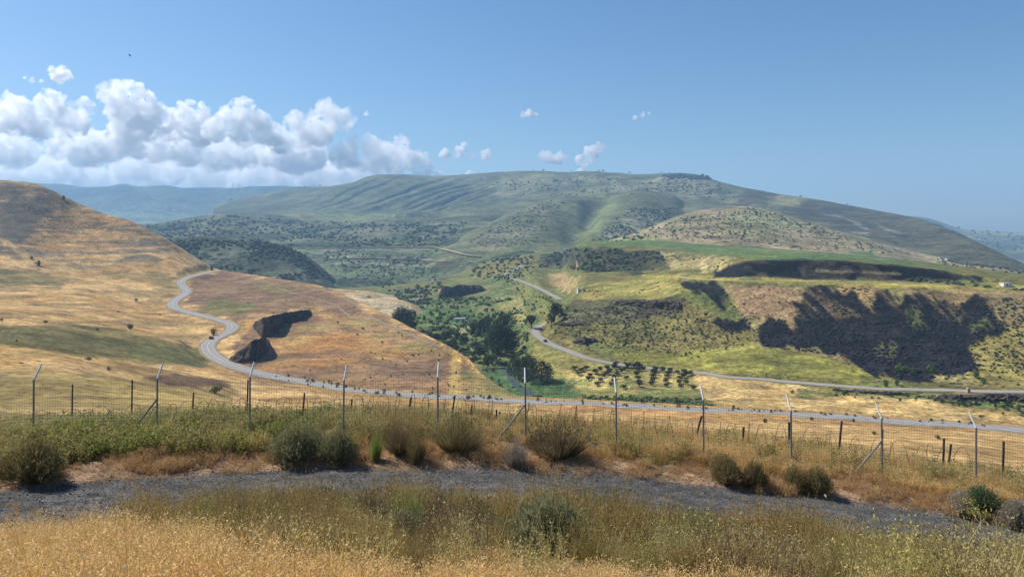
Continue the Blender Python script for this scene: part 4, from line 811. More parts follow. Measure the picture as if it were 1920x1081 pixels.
def car(W, x, y, off, label):
    P, s = pick(x, y, [S1 if W is W1 else S2]); k = int(np.argmin(np.hypot(W[:, 0] - P[0], W[:, 1] - P[1]))); t = W[k + 1] - W[k - 1]; a = math.atan2(t[1], t[0])
    nrm = np.array([-math.sin(a), math.cos(a)]); r = empty('car', (W[k, 0] + nrm[0] * off, W[k, 1] + nrm[1] * off, W[k, 2] + 0.01), a)
    def body(bm):
        prof = [(-2.15,.3),(-2.2,.75),(-2.1,.98),(1.0,.95),(2.05,.78),(2.2,.55),(2.15,.3)]; A = [bm.verts.new((px, -.88, pz)) for px, pz in prof]; B = [bm.verts.new((px, .88, pz)) for px, pz in prof]; n = len(prof)
        bm.faces.new(A); bm.faces.new(B[::-1])
        for i in range(n): bm.faces.new((A[i], B[i], B[(i + 1) % n], A[(i + 1) % n]))
    def cabin(bm):
        prof = [(-2.05,.97),(-1.75,1.42),(-.1,1.48),(.95,.96)]; A = [bm.verts.new((px, -.80 + .12 * (pz > 1.2), pz)) for px, pz in prof]; B = [bm.verts.new((px, .80 - .12 * (pz > 1.2), pz)) for px, pz in prof]
        bm.faces.new(A); bm.faces.new(B[::-1])
        for i in range(4): bm.faces.new((A[i], B[i], B[(i + 1) % 4], A[(i + 1) % 4]))
    bm_obj('body', body, M_CAR, r); bm_obj('windows', cabin, M_GLASS, r)
    bm_obj('roof', lambda b: box(b, -1.72, -.12, -.66, .66, 1.44, 1.51, .04), M_CAR, r)
    for sx in (-1.4, 1.35):
        for sy in (-.8, .8):
            V, Fc = tube([[(sx, sy - .1, .32, .32), (sx, sy + .1, .32, .32)]], 12); link('wheel', np_mesh('wheel', V, Fc, M_TYRE), r)
    for sy in (-.7, .7): bm_obj('tail_lamp', lambda b: box(b, -2.23, -2.1, sy - .14, sy + .14, .7, .88), M_LAMP, r)
    tag(r, label, 'car')
car(W1, 411, 636, 1.7, 'small dark car on the white-lined valley road by the bend bush'); car(W2, 1022, 640, 1.0, 'small dark car on the plain side road below the rocky nose')
M_PLAST = flat_mat('white_plaster', (0.68, 0.66, 0.61), 0.9); M_DOOR = flat_mat('dark_opening', (0.03, 0.03, 0.03), 0.6); M_ROOF = flat_mat('pale_roof', (0.52, 0.49, 0.45), 0.8); M_STONE = flat_mat('pale_stone', (0.45, 0.38, 0.30), 0.9); M_TILE = flat_mat('red_roof', (0.38, 0.16, 0.11), 0.8)
def hut(x, y, w, dd, h, label, roof=M_ROOF, rz=0.3, sheets=None, cat='hut', wall=M_PLAST):
    P, s = pick(x, y, sheets); r = empty('hut', (P[0], P[1], P[2] - 0.2), rz)
    bm_obj('wall', lambda b: box(b, -w/2, w/2, -dd/2, dd/2, -0.3, h), wall, r)
    bm_obj('roof', lambda b: box(b, -w/2-.25, w/2+.25, -dd/2-.25, dd/2+.25, h+.003, h+.3, .1), roof, r)
    bm_obj('door', lambda b: box(b, -w*.1-.4, -w*.1+.4, -dd/2-.04, -dd/2-.004, 0, min(2.0, h*.8)), M_DOOR, r)
    bm_obj('window', lambda b: box(b, w*.2, w*.2+.9, -dd/2-.04, -dd/2-.004, h*.45, h*.75), M_DOOR, r)
    tag(r, label, cat)
hut(1085, 549, 2.6, 2.6, 4.3, 'small white tower-like hut at the tip of the yellow-green plateau', sheets=[S2])
put(1095, 549, 9, 'hut_tree', 'wide', M_DRYB, 'thin bare tree beside the small white hut', 'tree', None, 0.7, [S2])
hut(1886, 535, 6.5, 4, 2.0, 'low white building at the end of the terrace track', sheets=[S2], rz=0.1)
for x, y, w, lb in ((1762, 484, 6, 'pale grey farm building among trees at the foot of the dark slope'), (1776, 487, 8, 'wider white farm building beside the pale grey one'), (1838, 449, 15, 'white roofed building far off on the hazy plateau slope')):
    hut(x, y, w, w * .7, w * .35, lb, sheets=[S4c, S2, S4, S5r], rz=0.4, cat='building')
hut(920, 614, 9, 5, 3.2, 'pale low farm shed among the trees of the valley floor', sheets=[S2], rz=-0.2)
hut(862, 601, 11, 4, 2.6, 'long pale shed roof in the green orchards of the valley', sheets=[S2], rz=0.1)
def pillar(x, y):
    P, s = pick(x, y, [S2]); r = empty('roadside_monument', P); bm_obj('pillar', lambda b: box(b, -.75, -.1, -.35, .35, -.2, 2.2, .05), M_STONE, r)
    bm_obj('panel', lambda b: box(b, -.02, .75, -.3, .3, -.2, 1.7, .04), M_TILE, r); bm_obj('cap', lambda b: box(b, -.82, -.03, -.42, .42, 2.204, 2.38, .05), M_PLAST, r)
    tag(r, 'small pale stone pillar with a reddish panel beside the side road', 'monument')
pillar(1816, 736)
M_STEEL = flat_mat('galvanised_steel', (0.25, 0.25, 0.245), 0.55, 0.25, 0.18, 4.0)
def mast(x, y, h):
    P = S5.crest(x); r = empty('radio_mast', (P[0], P[1], P[2] - 3)); w = 3.2; paths = []
    for sx, sy in ((-1, -1), (1, -1), (0, 1)): V, Fc = tube([[(sx * w, sy * w, 0, 1.3), (sx * .6, sy * .6, h, .9)]], 4); link('leg', np_mesh('leg', V, Fc, M_STEEL), r)
    c = [(-1, -1), (1, -1), (0, 1)]
    for k in range(8):
        a, b = k / 8, (k + 1) / 8; wa = w + (.6 - w) * a; wb = w + (.6 - w) * b
        for q in range(3): p0 = c[q]; p1 = c[(q + 1) % 3]; paths.append([(p0[0]*wa, p0[1]*wa, a*h, .4), (p1[0]*wb, p1[1]*wb, b*h, .4)])
    V, Fc = tube(paths, 3); link('bracing', np_mesh('bracing', V, Fc, M_STEEL), r)
    V, Fc = tube([[(0, 0, h * .9, 1.0), (0, 0, h * 1.15, .6)]], 4); link('antenna', np_mesh('antenna', V, Fc, M_STEEL), r)
    tag(r, 'taller thin radio mast on the far blue ridge' if h > 45 else 'shorter thin radio mast on the far blue ridge', 'mast')
mast(437, 353, 58); mast(447, 353, 36)
def bird():
    d = 90.0; r = empty('bird', ((243 - HX) / F_PX * d, d, (HY - 104) / F_PX * d), 0.6); r.rotation_euler = (0.3, 0.9, 0.7)
    m = flat_mat('dark_feathers', (0.03, 0.028, 0.026), 0.8)
    V, Fc = tube([[(-.2, 0, 0, .01), (-.12, 0, 0, .045), (.02, 0, 0, .06), (.12, 0, .01, .04), (.19, 0, .01, .008)]], 6); link('body', np_mesh('body', V, Fc, m), r)
    for s in (-1, 1):
        V = [(.08, s*.03, .02), (-.08, s*.03, .02), (-.06, s*.22, .10), (.10, s*.22, .11), (-.10, s*.42, .08), (-.02, s*.44, .09)]; V += [(a, b, c - .008) for a, b, c in V]
        F4 = [(0,1,2,3),(3,2,4,5),(6,9,8,7),(9,11,10,8),(0,3,9,6),(3,5,11,9),(1,7,8,2),(2,8,10,4),(4,10,11,5)]; link('wing', np_mesh('wing', V, F4, m), r)
    V = [(-.18, -.02, 0), (-.18, .02, 0), (-.32, .06, 0), (-.32, -.06, 0)]; V += [(a, b, c - .006) for a, b, c in V]
    link('tail', np_mesh('tail', V, [(0,1,2,3),(7,6,5,4),(0,3,7,4),(1,5,6,2),(3,2,6,7),(0,4,5,1)], m), r); tag(r, 'small dark bird gliding above the cloud bank', 'bird')
bird()
# ------------------------------------------------------------------ the fence
PX_POST = [-330, -150, 66, 297, 470, 645, 822, 986, 1156, 1321, 1488, 1662, 1843, 2030, 2220]
def fence_y(X): return 24.5 + 0.03 * max(X, 0)
def fence():
    r = empty('wire_fence', (0, 24.5, float(ground_z(0, 24.5)))); ro = np.array([0, 24.5, float(ground_z(0, 24.5))]); B = []
    m_top = flat_mat('whitish_steel', (0.50, 0.50, 0.49), 0.5, 0.1, 0.12, 6.0)
    for i, px in enumerate(PX_POST):
        X = (px - HX) / F_PX * 24.6; Y = fence_y(X); z = float(ground_z(X, Y)); b = np.array([X, Y, z]) - ro; lean = random.uniform(-.025, .025); B.append((b, lean))
        V, Fc = tube([[(b[0], b[1], b[2] - .3, .031), (b[0] + lean, b[1], b[2] + 1.95, .031)]], 8); p = link('post', np_mesh('post', V, Fc, M_STEEL), r)
        t = b + np.array([lean, 0, 1.95]); V, Fc = tube([[(t[0], t[1], t[2] - .02, .03), (t[0] + lean * .2, t[1] + .38, t[2] + .42, .03)]], 8); link('outrigger', np_mesh('outrigger', V, Fc, m_top), p)
        if px in (297, 986, 1662):
            dx = -1.05; Zb = float(ground_z(X + dx, Y - .1)) - ro[2]; V, Fc = tube([[(b[0] + dx, b[1] - .12, Zb - .1, .03), (b[0] + lean * .6, b[1] - .05, b[2] + 1.25, .03)]], 8); link('brace', np_mesh('brace', V, Fc, M_STEEL), r)
    m_w = flat_mat('wire', (0.20, 0.195, 0.185), 0.5, 0.3)
    for (a, la), (b, lb) in zip(B[:-1], B[1:]):
        L = b[0] - a[0]; paths = []; nv = int(L / 0.085); rr = .0030
        def pt(u, h):
            base = a + (b - a) * u; sag = .05 * math.sin(math.pi * u); ln = la + (lb - la) * u
            if h <= 1.95: return (base[0] + ln * h / 1.95, base[1] + .04 + .02 * math.sin(u * 9), base[2] + h - sag * h / 1.95, rr)
            k = h - 1.95; return (base[0] + ln, base[1] + .04 + .38 * k / .42, base[2] + 1.95 + k - sag * (1 + .6 * k), rr)
        for k in range(1, nv): paths.append([pt(k / nv, h) for h in (.02, 1.0, 1.95, 2.16, 2.36)])
        for h in list(np.arange(.1, 1.96, .10)) + [2.02, 2.1, 2.18, 2.26, 2.36]: paths.append([pt(u, float(h)) for u in np.linspace(0, 1, 6)])
        V, Fc = tube(paths, 3); tag(link('mesh_panel', np_mesh('mesh_panel', V, Fc, m_w), r), kind='stuff')
    tag(r, 'wire mesh fence on galvanised posts with bent tops along the gravel track', 'fence')
fence()
M_RUST = flat_mat('rusted_iron', (0.045, 0.032, 0.026), 0.9, 0, 0.3, 9.0)
for xt, yt, xb in [(136,720,134),(248,712,246),(363,736,358),(465,712,462),(571,736,565),(660,748,656),(771,744,764),(853,741,843),(885,759,880),(931,767,929),(1316,779,1300),(1395,800,1392),(1480,791,1480),(1579,789,1571),(1655,805,1653),(1771,821,1768),(1784,832,1776),(1883,827,1880)]:
    d = 27.6 + random.uniform(-.5, .5); X = (xb - HX) / F_PX * d; z = float(ground_z(X, d)); Xt = (xt - HX) / F_PX * d; zt = (HY - yt) / F_PX * d
    h = zt - z; lx = Xt - X
    V = []
    for (q, hh) in ((0, -.25), (1, h)):
        o = lx * q; V += [(o - .03, 0, hh), (o + .03, 0, hh), (o + .03, .008, hh), (o - .022, .008, hh), (o - .022, .06, hh), (o - .03, .06, hh)]
    F4 = [(i, (i + 1) % 6, 6 + (i + 1) % 6, 6 + i) for i in range(6)] + [(6, 7, 8, 9), (6, 9, 10, 11)]
    o = link('iron_stake', np_mesh('iron_stake', V, F4, M_RUST), loc=(X, d, z))
    tag(o, 'short rusty iron stake of the older barbed wire line behind the fence', 'stake', 'rusty stakes behind the fence')
def coil(x0, x1, name, label):
    rng = np.random.default_rng(int(x0 * 10) + 900); n = int((x1 - x0) / .55 * 18); t = np.linspace(0, 1, n); ph = t * (x1 - x0) / .55 * 2 * math.pi
    R0 = .50 + .10 * np.array([math.sin(3.1 * a) for a in ph / 6.28]); jit = np.interp(t, np.linspace(0, 1, 40), rng.uniform(-.35, .35, 40)); X = x0 + (x1 - x0) * t + jit + .18 * np.cos(ph * 1.0)
    Y = 27.0 + R0 * np.cos(ph); Z = ground_z(X, np.full(n, 27.0)) + .48 + R0 * np.sin(ph)
    V, Fc = tube([np.stack([X, Y, Z, np.full(n, .009)], -1)], 3); tag(link(name, np_mesh(name, V, Fc, M_RUST)), label, 'wire', 'razor wire coils')
coil(-17.5, -3, 'razor_wire_coil', 'coil of old razor wire in the weeds behind the fence, green slope side'); coil(-3, 16.5, 'razor_wire_coil', 'coil of old razor wire behind the fence, dry field side')
# ------------------------------------------------------------------ foreground shrubs
def ribbon_strands(rng, base, tip, w, bend, seg=3):
    """strands from base to tip (n,3), each a tapering strip"""
    n = len(base); d = tip - base; L = np.linalg.norm(d, axis=1)[:, None]; side = np.cross(d, rng.normal(size=(n, 3))); side /= np.linalg.norm(side, axis=1)[:, None] + 1e-9
    out = []; droop = np.concatenate([rng.normal(size=(n, 2)) * .5, -np.ones((n, 1))], 1) * L * bend
    for k in range(seg + 1):
        t = k / seg; c = base + d * t + droop * t * t; ww = w[:, None] * (1 - .8 * t); out += [c - side * ww, c + side * ww]
    V = np.stack(out, 1).reshape(-1, 3); b = (np.arange(n) * 2 * (seg + 1))[:, None]
    Fc = np.concatenate([b + np.array([[2*k, 2*k+1, 2*k+3, 2*k+2]]) for k in range(seg)], 0); return V, Fc
def leaves_at(rng, P, size, up=0.5, slim=0.35):
    n = len(P); a = rng.normal(size=(n, 3)); a[:, 2] = np.abs(a[:, 2]) * up * 2 + up; a /= np.linalg.norm(a, axis=1)[:, None]
    b = np.cross(a, rng.normal(size=(n, 3))); b /= np.linalg.norm(b, axis=1)[:, None] + 1e-9; s = size * rng.uniform(.6, 1.4, n)[:, None]
    V = np.stack([P, P + a * s * .5 + b * s * slim, P + a * s, P + a * s * .5 - b * s * slim], 1).reshape(-1, 3); return V, np.arange(4 * n).reshape(n, 4)
def merge(parts):
    V = []; Fq = []; n = 0
    for v, f in parts: V.append(v); Fq.append(f + n); n += len(v)
    return np.concatenate(V), np.concatenate(Fq)
def broom_mesh(seed, kind):
    """unit shrub, radius 1 and height 1"""
    rng = np.random.default_rng(seed); n = 1300 if kind == 'broom' else 1000
    a = rng.uniform(0, 6.28, n); rr = rng.random(n) ** .6; el = rng.uniform(.15, 1.0, n)
    lump = 1 + .14 * np.sin(a * 3 + seed) + .10 * np.sin(a * 7 + 2 * seed)
    if kind == 'broom':      # dome of fine upright twigs
        tip = np.stack([np.cos(a) * rr * lump, np.sin(a) * rr * lump, np.sqrt(np.clip(1.02 - (rr * .92) ** 2, 0.02, 1)) * rng.uniform(.72, 1.08, n)], -1); base = tip * np.array([.30, .30, 0.0]) + np.stack([0 * a, 0 * a, rng.uniform(0, .15, n)], -1)
        low = rng.random(n) < .3; tip[low] *= np.stack([np.full(low.sum(), .98), np.full(low.sum(), .98), rng.uniform(.3, .8, low.sum())], -1)
        S = ribbon_strands(rng, base, tip, rng.uniform(.006, .013, n), -.05); t = rng.uniform(.62, 1.02, 3600); k = rng.integers(0, n, 3600); P = base[k] + (tip[k] - base[k]) * t[:, None] + rng.normal(size=(3600, 3)) * .03
        Lf = leaves_at(rng, P, .085, .8, .22)
    else:                    # fountain of tall grass
        tip = np.stack([np.cos(a) * rr * lump, np.sin(a) * rr * lump, rng.uniform(.55, 1.08, n) * (1.05 - .45 * rr)], -1); base = tip * np.array([.42, .42, 0.0])
        S = ribbon_strands(rng, base, tip, rng.uniform(.007, .014, n), .10, 4); k = rng.integers(0, n, 700); P = tip[k] + rng.normal(size=(700, 3)) * .02; Lf = leaves_at(rng, P, .09, .9, .12)
    fol = np_mesh('foliage', *merge([S, Lf]))
    st = [[(0, 0, -.05, .05), (math.cos(q) * .12, math.sin(q) * .12, .18, .03), (math.cos(q) * .3, math.sin(q) * .3, .5, .01)] for q in rng.uniform(0, 6.28, 7)]
    return fol, np_mesh('stem', *tube(st, 4), M_BARK)
BROOM = {k: [broom_mesh(40 + i + 10 * (k == 'tuft'), k) for i in range(3)] for k in ('broom', 'tuft')}
M_SILV = leaf_mat('silvery_green', (0.165, 0.165, 0.075), (0.31, 0.29, 0.145), .35); M_OLVG = leaf_mat('olive_tuft', (0.154, 0.131, 0.050), (0.297, 0.231, 0.100), .4); M_BRN = leaf_mat('brown_tuft', (0.16, 0.12, 0.06), (0.29, 0.215, 0.115), .4)
M_LIME = leaf_mat('lime_tuft', (0.213, 0.263, 0.056), (0.338, 0.375, 0.100), .4); M_FEN = leaf_mat('feathery_green', (0.09, 0.135, 0.06), (0.17, 0.215, 0.10), .4); M_GREY = leaf_mat('grey_dead', (0.250, 0.213, 0.163), (0.413, 0.350, 0.263), .3)
_BC = {}
def gpoint(x, d):
    X = (x - HX) / F_PX * d; return np.array([X, d, float(ground_z(X, d))])
def shrub(x, d, wpx, hpx, kind, mat, label, group=None, name='shrub'):
    j = random.randrange(3); key = (kind, j, mat.name)
    if key not in _BC: c = BROOM[kind][j][0].copy(); c.materials.append(mat); _BC[key] = c
    P = gpoint(x, d); r = empty(name, P - np.array([0, 0, .03]), random.uniform(0, 6.28)); w = wpx / 2 / F_PX * d; k = random.uniform(.82, 1.15); r.scale = (w * k, w / k, hpx / F_PX * d); r.rotation_euler[0] = random.uniform(-.12, .12); r.rotation_euler[1] = random.uniform(-.12, .12)
    link('foliage', _BC[key], r); link('stem', BROOM[kind][j][1], r); return tag(r, label, 'shrub', group)
shrub(62, 20.3, 110, 78, 'broom', M_OLVG, 'dark olive shrub at the track edge by the leftmost green weeds'); shrub(558, 22.4, 100, 66, 'broom', M_SILV, 'larger silvery green shrub of the touching pair at the track edge'); shrub(632, 22.35, 74, 60, 'broom', M_SILV, 'smaller silvery green shrub of the touching pair at the track edge')
shrub(703, 22.6, 26, 60, 'tuft', M_LIME, 'thin lime green tuft right of the silvery shrub pair', name='grass_tuft'); shrub(750, 23.0, 70, 62, 'tuft', M_BRN, 'brown feathery tuft between the lime tuft and the tall olive clump', name='grass_tuft'); shrub(780, 22.5, 44, 66, 'tuft', M_OLVG, 'narrow olive tuft leaning over the orange strip', name='grass_tuft')
shrub(858, 23.3, 104, 70, 'tuft', M_OLVG, 'tall wide olive grass clump in front of the middle fence post', name='grass_tuft'); shrub(966, 22.7, 52, 52, 'tuft', M_GREY, 'small greyish dry tuft left of the dark grass clump', name='grass_tuft'); shrub(1045, 23.6, 124, 72, 'tuft', M_BRN, 'large dark brown grass clump at the foot of the braced fence post', name='grass_tuft')
shrub(1362, 23.0, 64, 52, 'broom', M_OLVG, 'dark round shrub, left of two, before the dry fence strip', 'round shrubs before the fence'); shrub(1412, 22.95, 56, 50, 'broom', M_OLVG, 'dark round shrub, right of two, before the dry fence strip', 'round shrubs before the fence')
shrub(1488, 23.0, 40, 46, 'broom', M_OLVG, 'small narrow shrub left of a wider one near the braced right post'); shrub(1530, 22.9, 56, 46, 'broom', M_OLVG, 'wider low shrub next to the narrow one near the braced right post')
shrub(1838, 22.6, 72, 48, 'broom', M_FEN, 'bright feathery green shrub in front of the rightmost fence post'); shrub(1800, 22.4, 50, 44, 'broom', M_GREY, 'greyish dead shrub beside the feathery green one'); shrub(1905, 21.9, 70, 50, 'broom', M_GREY, 'pale grey dead shrub at the track edge right of the feathery green one')
shrub(1022, 9.6, 185, 122, 'broom', M_SILV, 'big silvery shrub with dark inside on the near bank'); shrub(1165, 13.2, 100, 100, 'tuft', M_OLVG, 'tall olive tuft standing against the gravel track', name='grass_tuft'); shrub(1300, 12.2, 130, 80, 'tuft', M_OLVG, 'wide olive tuft on the near bank right of the silvery shrub', name='grass_tuft')
shrub(640, 13.0, 180, 110, 'tuft', M_OLVG, 'broad olive grass clump on the near bank left of centre', name='grass_tuft'); shrub(820, 12.4, 150, 115, 'tuft', M_BRN, 'brown feathery clump on the near bank beside the silvery shrub', name='grass_tuft'); shrub(420, 14.2, 80, 95, 'tuft', M_OLVG, 'small brownish tuft poking up before the gravel track', name='grass_tuft')
shrub(1890, 8.0, 150, 60, 'tuft', M_LIME, 'yellow-green tuft at the near right end of the bank', name='grass_tuft'); shrub(720, 14.0, 130, 100, 'tuft', M_BRN, 'brown grass clump behind the broad olive clump', name='grass_tuft'); shrub(1400, 12.6, 110, 80, 'tuft', M_BRN, 'reddish brown tuft on the near bank', name='grass_tuft'); shrub(1560, 12.0, 90, 66, 'tuft', M_OLVG, 'olive tuft on the near bank before the bare gravel', name='grass_tuft')
for x, d, w, h, mt, lb in ((690, 11.2, 110, 84, M_BRN, 'tall tangled brown shrub on the near bank among olive grass'), (530, 14.6, 90, 84, M_OLVG, 'upright olive shrub at the foot of the bank against the gravel'), (880, 14.4, 100, 92, M_OLVG, 'upright dark shrub at the foot of the bank behind the brown clump'), (1090, 13.6, 80, 80, M_LIME, 'yellow green shrub just behind the big silvery shrub'), (560, 12.0, 120, 70, M_OLVG, 'rounded olive shrub on the near bank below the gravel bend'), (470, 13.4, 110, 64, M_LIME, 'yellow green mound on the near bank beside the rounded olive shrub'), (900, 11.6, 120, 80, M_OLVG, 'dark olive shrub touching the big silvery shrub'), (1240, 11.2, 120, 66, M_SILV, 'low silvery shrub on the near bank between two olive tufts'), (1480, 11.0, 120, 60, M_BRN, 'low brown shrub on the near bank before the bare gravel'), (1640, 10.6, 140, 62, M_SILV, 'flat silvery shrub on the near bank by the reddish grass'), (1740, 10.2, 130, 66, M_OLVG, 'olive shrub on the near bank next to the tall fennel'), (330, 13.6, 90, 56, M_OLVG, 'small olive shrub above the golden oats'), (760, 10.6, 110, 66, M_SILV, 'grey green shrub in the brown grass of the near bank')):
    shrub(x, d, w, h, 'broom', mt, lb)
# tall dry fennel on the right of the near bank
def fennel(x, d, hpx, label):
    P = gpoint(x, d); r = empty('fennel_plant', P); h = hpx / F_PX * d; rg = np.random.default_rng(3); paths = []; tips = []
    for k in range(2): tx = .10 * k + .02; paths.append([(k * .05, 0, -.05, .010), (tx * .6 + k * .05, .02, h * .5, .008), (tx + k * .12, 0, h * (.98 - .18 * k), .004)]); tips.append((tx + k * .12, 0, h * (.98 - .18 * k)))
    for q in range(9):
        z = h * rg.uniform(.55, .95); a = rg.uniform(0, 6.28); L = h * rg.uniform(.12, .22); s = (.08, 0, z); e = (s[0] + math.cos(a) * L, math.sin(a) * L, z + L * .7); paths.append([(*s, .004), (*e, .002)]); tips.append(e)
    link('stem', np_mesh('stem', *tube(paths, 4), leaf_mat('dry_stem', (0.40, 0.31, 0.17), (0.5, 0.4, 0.24), .1)), r)
    Pp = np.concatenate([np.array(t) + rg.normal(size=(46, 3)) * np.array([.055, .055, .025]) for t in tips]); link('flower_heads', np_mesh('flower_heads', *leaves_at(rg, Pp, .022, .6, .3), leaf_mat('yellow_umbel', (0.28, 0.26, 0.05), (0.42, 0.36, 0.10), .3)), r)
    tag(r, label, 'plant')
fennel(1825, 8.6, 150, 'tall thin fennel with two pale stems and yellowish heads against the track')
# ------------------------------------------------------------------ grass and weeds (uncountable)
def proto(name, V, Fc, mats, midx=None):
    o = bpy.data.objects.new(name, np_mesh(name, V, Fc, None, mats=mats, midx=midx)); return o
def oat(rng, n, h, rad, heads=True, wid=.0032):
    a = rng.uniform(0, 6.28, n); q = rng.random(n) ** .5 * rad; base = np.stack([np.cos(a) * q, np.sin(a) * q, np.zeros(n) - .02], -1)
    hh = h * rng.uniform(.6, 1.1, n); ln = rng.normal(0, .16, (n, 2)) + np.array([.10, -.03]); tip = base + np.stack([ln[:, 0] * hh, ln[:, 1] * hh, hh], -1)
    S = ribbon_strands(rng, base, tip, rng.uniform(.7, 1.3, n) * wid, .10, 3)
    m = n; b2 = base + rng.normal(size=(m, 3)) * np.array([.03, .03, 0]); t2 = b2 + np.stack([rng.normal(0, .3, m) * h, rng.normal(0, .3, m) * h, rng.uniform(.25, .6, m) * h], -1); S2_ = ribbon_strands(rng, b2, t2, rng.uniform(.8, 1.4, m) * wid * 1.3, .25, 3)
    parts = [S, S2_]; mi = [np.zeros(len(S[1]) + len(S2_[1]), int)]
    if heads:
        k = np.repeat(np.arange(n), 9); t = rng.uniform(.62, 1.0, len(k))[:, None]; dr = tip - base; c = base[k] + dr[k] * t + np.stack([rng.normal(0, .022, len(k)), rng.normal(0, .022, len(k)), -rng.uniform(0, .03, len(k))], -1) - np.array([0, 0, .10 * h]) * t * t
        a2 = rng.normal(size=(len(k), 3)) * np.array([.6, .6, .35]) + np.array([.25, 0, -.75]); a2 /= np.linalg.norm(a2, axis=1)[:, None]; b = np.cross(a2, rng.normal(size=(len(k), 3))); b /= np.linalg.norm(b, axis=1)[:, None]; s = rng.uniform(.018, .030, len(k))[:, None]
        V = np.stack([c, c + a2 * s * .45 + b * s * .17, c + a2 * s, c + a2 * s * .45 - b * s * .17], 1).reshape(-1, 3); parts.append((V, np.arange(len(V)).reshape(-1, 4))); mi.append(np.ones(len(k), int))
    V, Fc = merge(parts); return V, Fc, np.concatenate(mi)
def weed(rng, n, h, rad, leaf, nl):
    a = rng.uniform(0, 6.28, n); q = rng.random(n) ** .5 * rad; base = np.stack([np.cos(a) * q, np.sin(a) * q, np.zeros(n) - .02], -1); hh = h * rng.uniform(.5, 1.1, n)
    tip = base + np.stack([rng.normal(0, .2, n) * hh, rng.normal(0, .2, n) * hh, hh], -1); S = ribbon_strands(rng, base, tip, rng.uniform(.003, .006, n), .04, 3)
    k = rng.integers(0, n, nl); t = rng.uniform(.2, 1.05, nl)[:, None]; P = base[k] + (tip[k] - base[k]) * t + rng.normal(size=(nl, 3)) * .02; L = leaves_at(rng, P, leaf, .35, .24); V, Fc = merge([S, L]); return V, Fc, np.zeros(len(Fc), int)
M_STRAW = leaf_mat('straw', (0.544, 0.331, 0.095), (0.752, 0.479, 0.164), .4); M_HEAD = leaf_mat('oat_heads', (0.702, 0.494, 0.215), (0.895, 0.669, 0.331), .45); M_ORG = leaf_mat('orange_dry_grass', (0.42, 0.26, 0.11), (0.6, 0.4, 0.2), .4)
M_WEED = leaf_mat('green_weed', (0.224, 0.218, 0.063), (0.419, 0.364, 0.125), .4, c2=(0.450, 0.375, 0.165)); M_WEED2 = leaf_mat('grey_green_weed', (0.329, 0.300, 0.096), (0.595, 0.493, 0.179), .35, c2=(0.478, 0.377, 0.203)); M_FRESH = leaf_mat('fresh_green_weed', (0.180, 0.205, 0.045), (0.312, 0.313, 0.081), .45)
M_OLS = leaf_mat('olive_grass', (0.211, 0.166, 0.046), (0.372, 0.276, 0.085), .22, c2=(0.348, 0.304, 0.087)); M_SEED = leaf_mat('brown_seed', (0.315, 0.205, 0.080), (0.508, 0.334, 0.139), .4)
rg = np.random.default_rng(77); PR = {}
PR['oat'] = [proto('oat_tuft', *(lambda q: (q[0], q[1], [M_STRAW, M_HEAD], q[2]))(oat(rg, 22, .72, .16))) for _ in range(4)]
PR['short'] = [proto('straw_tuft', *(lambda q: (q[0], q[1], [M_STRAW, M_HEAD], q[2]))(oat(rg, 26, .36, .18))) for _ in range(3)]
PR['orange'] = [proto('dry_tuft', *(lambda q: (q[0], q[1], [M_ORG, M_ORG], q[2]))(oat(rg, 30, .24, .2, True, .004))) for _ in range(3)]
PR['olive'] = [proto('olive_tuft', *(lambda q: (q[0], q[1], [M_OLS, M_SEED], q[2]))(oat(rg, 30, .78, .2, True, .004))) for _ in range(4)]
PR['weed'] = [proto('weed_clump', *(lambda q: (q[0], q[1], [M_WEED], q[2]))(weed(rg, 16, .6, .22, .07, 170))) for _ in range(4)]
PR['grey'] = [proto('grey_weed_clump', *(lambda q: (q[0], q[1], [M_WEED2], q[2]))(weed(rg, 20, .62, .22, .05, 170))) for _ in range(4)]
PR['fresh'] = [proto('fresh_clump', *(lambda q: (q[0], q[1], [M_FRESH], q[2]))(weed(rg, 14, .45, .22, .08, 170))) for _ in range(3)]
PR['fine'] = [proto('fine_weed_clump', *(lambda q: (q[0], q[1], [M_WEED2], q[2]))(weed(rg, 26, .6, .22, .026, 330))) for _ in range(4)]
PR['finefresh'] = [proto('fine_fresh_clump', *(lambda q: (q[0], q[1], [M_FRESH], q[2]))(weed(rg, 22, .5, .22, .034, 300))) for _ in range(3)]
M_BRW = leaf_mat('brown_weed', (0.180, 0.114, 0.057), (0.384, 0.264, 0.138), .2)
PR['brown'] = [proto('brown_weed_clump', *(lambda q: (q[0], q[1], [M_BRW], q[2]))(weed(rg, 30, .6, .24, .024, 260))) for _ in range(3)]
def tall(rng, mat): V, Fc = ribbon_strands(rng, *(lambda a, q: (np.stack([np.cos(a) * q * .16, np.sin(a) * q * .16, 0 * a], -1), np.stack([np.cos(a) * q * .42, np.sin(a) * q * .42, rng.uniform(.6, 1.1, 420) * (1.05 - .3 * q)], -1)))(rng.uniform(0, 6.28, 420), rng.random(420) ** .6), rng.uniform(.004, .008, 420), .06, 4); return V, Fc, [mat]
PR['tall'] = [proto('tall_tuft', *tall(rg, m)) for m in (M_OLVG, M_BRN, M_OLVG, M_LIME)]
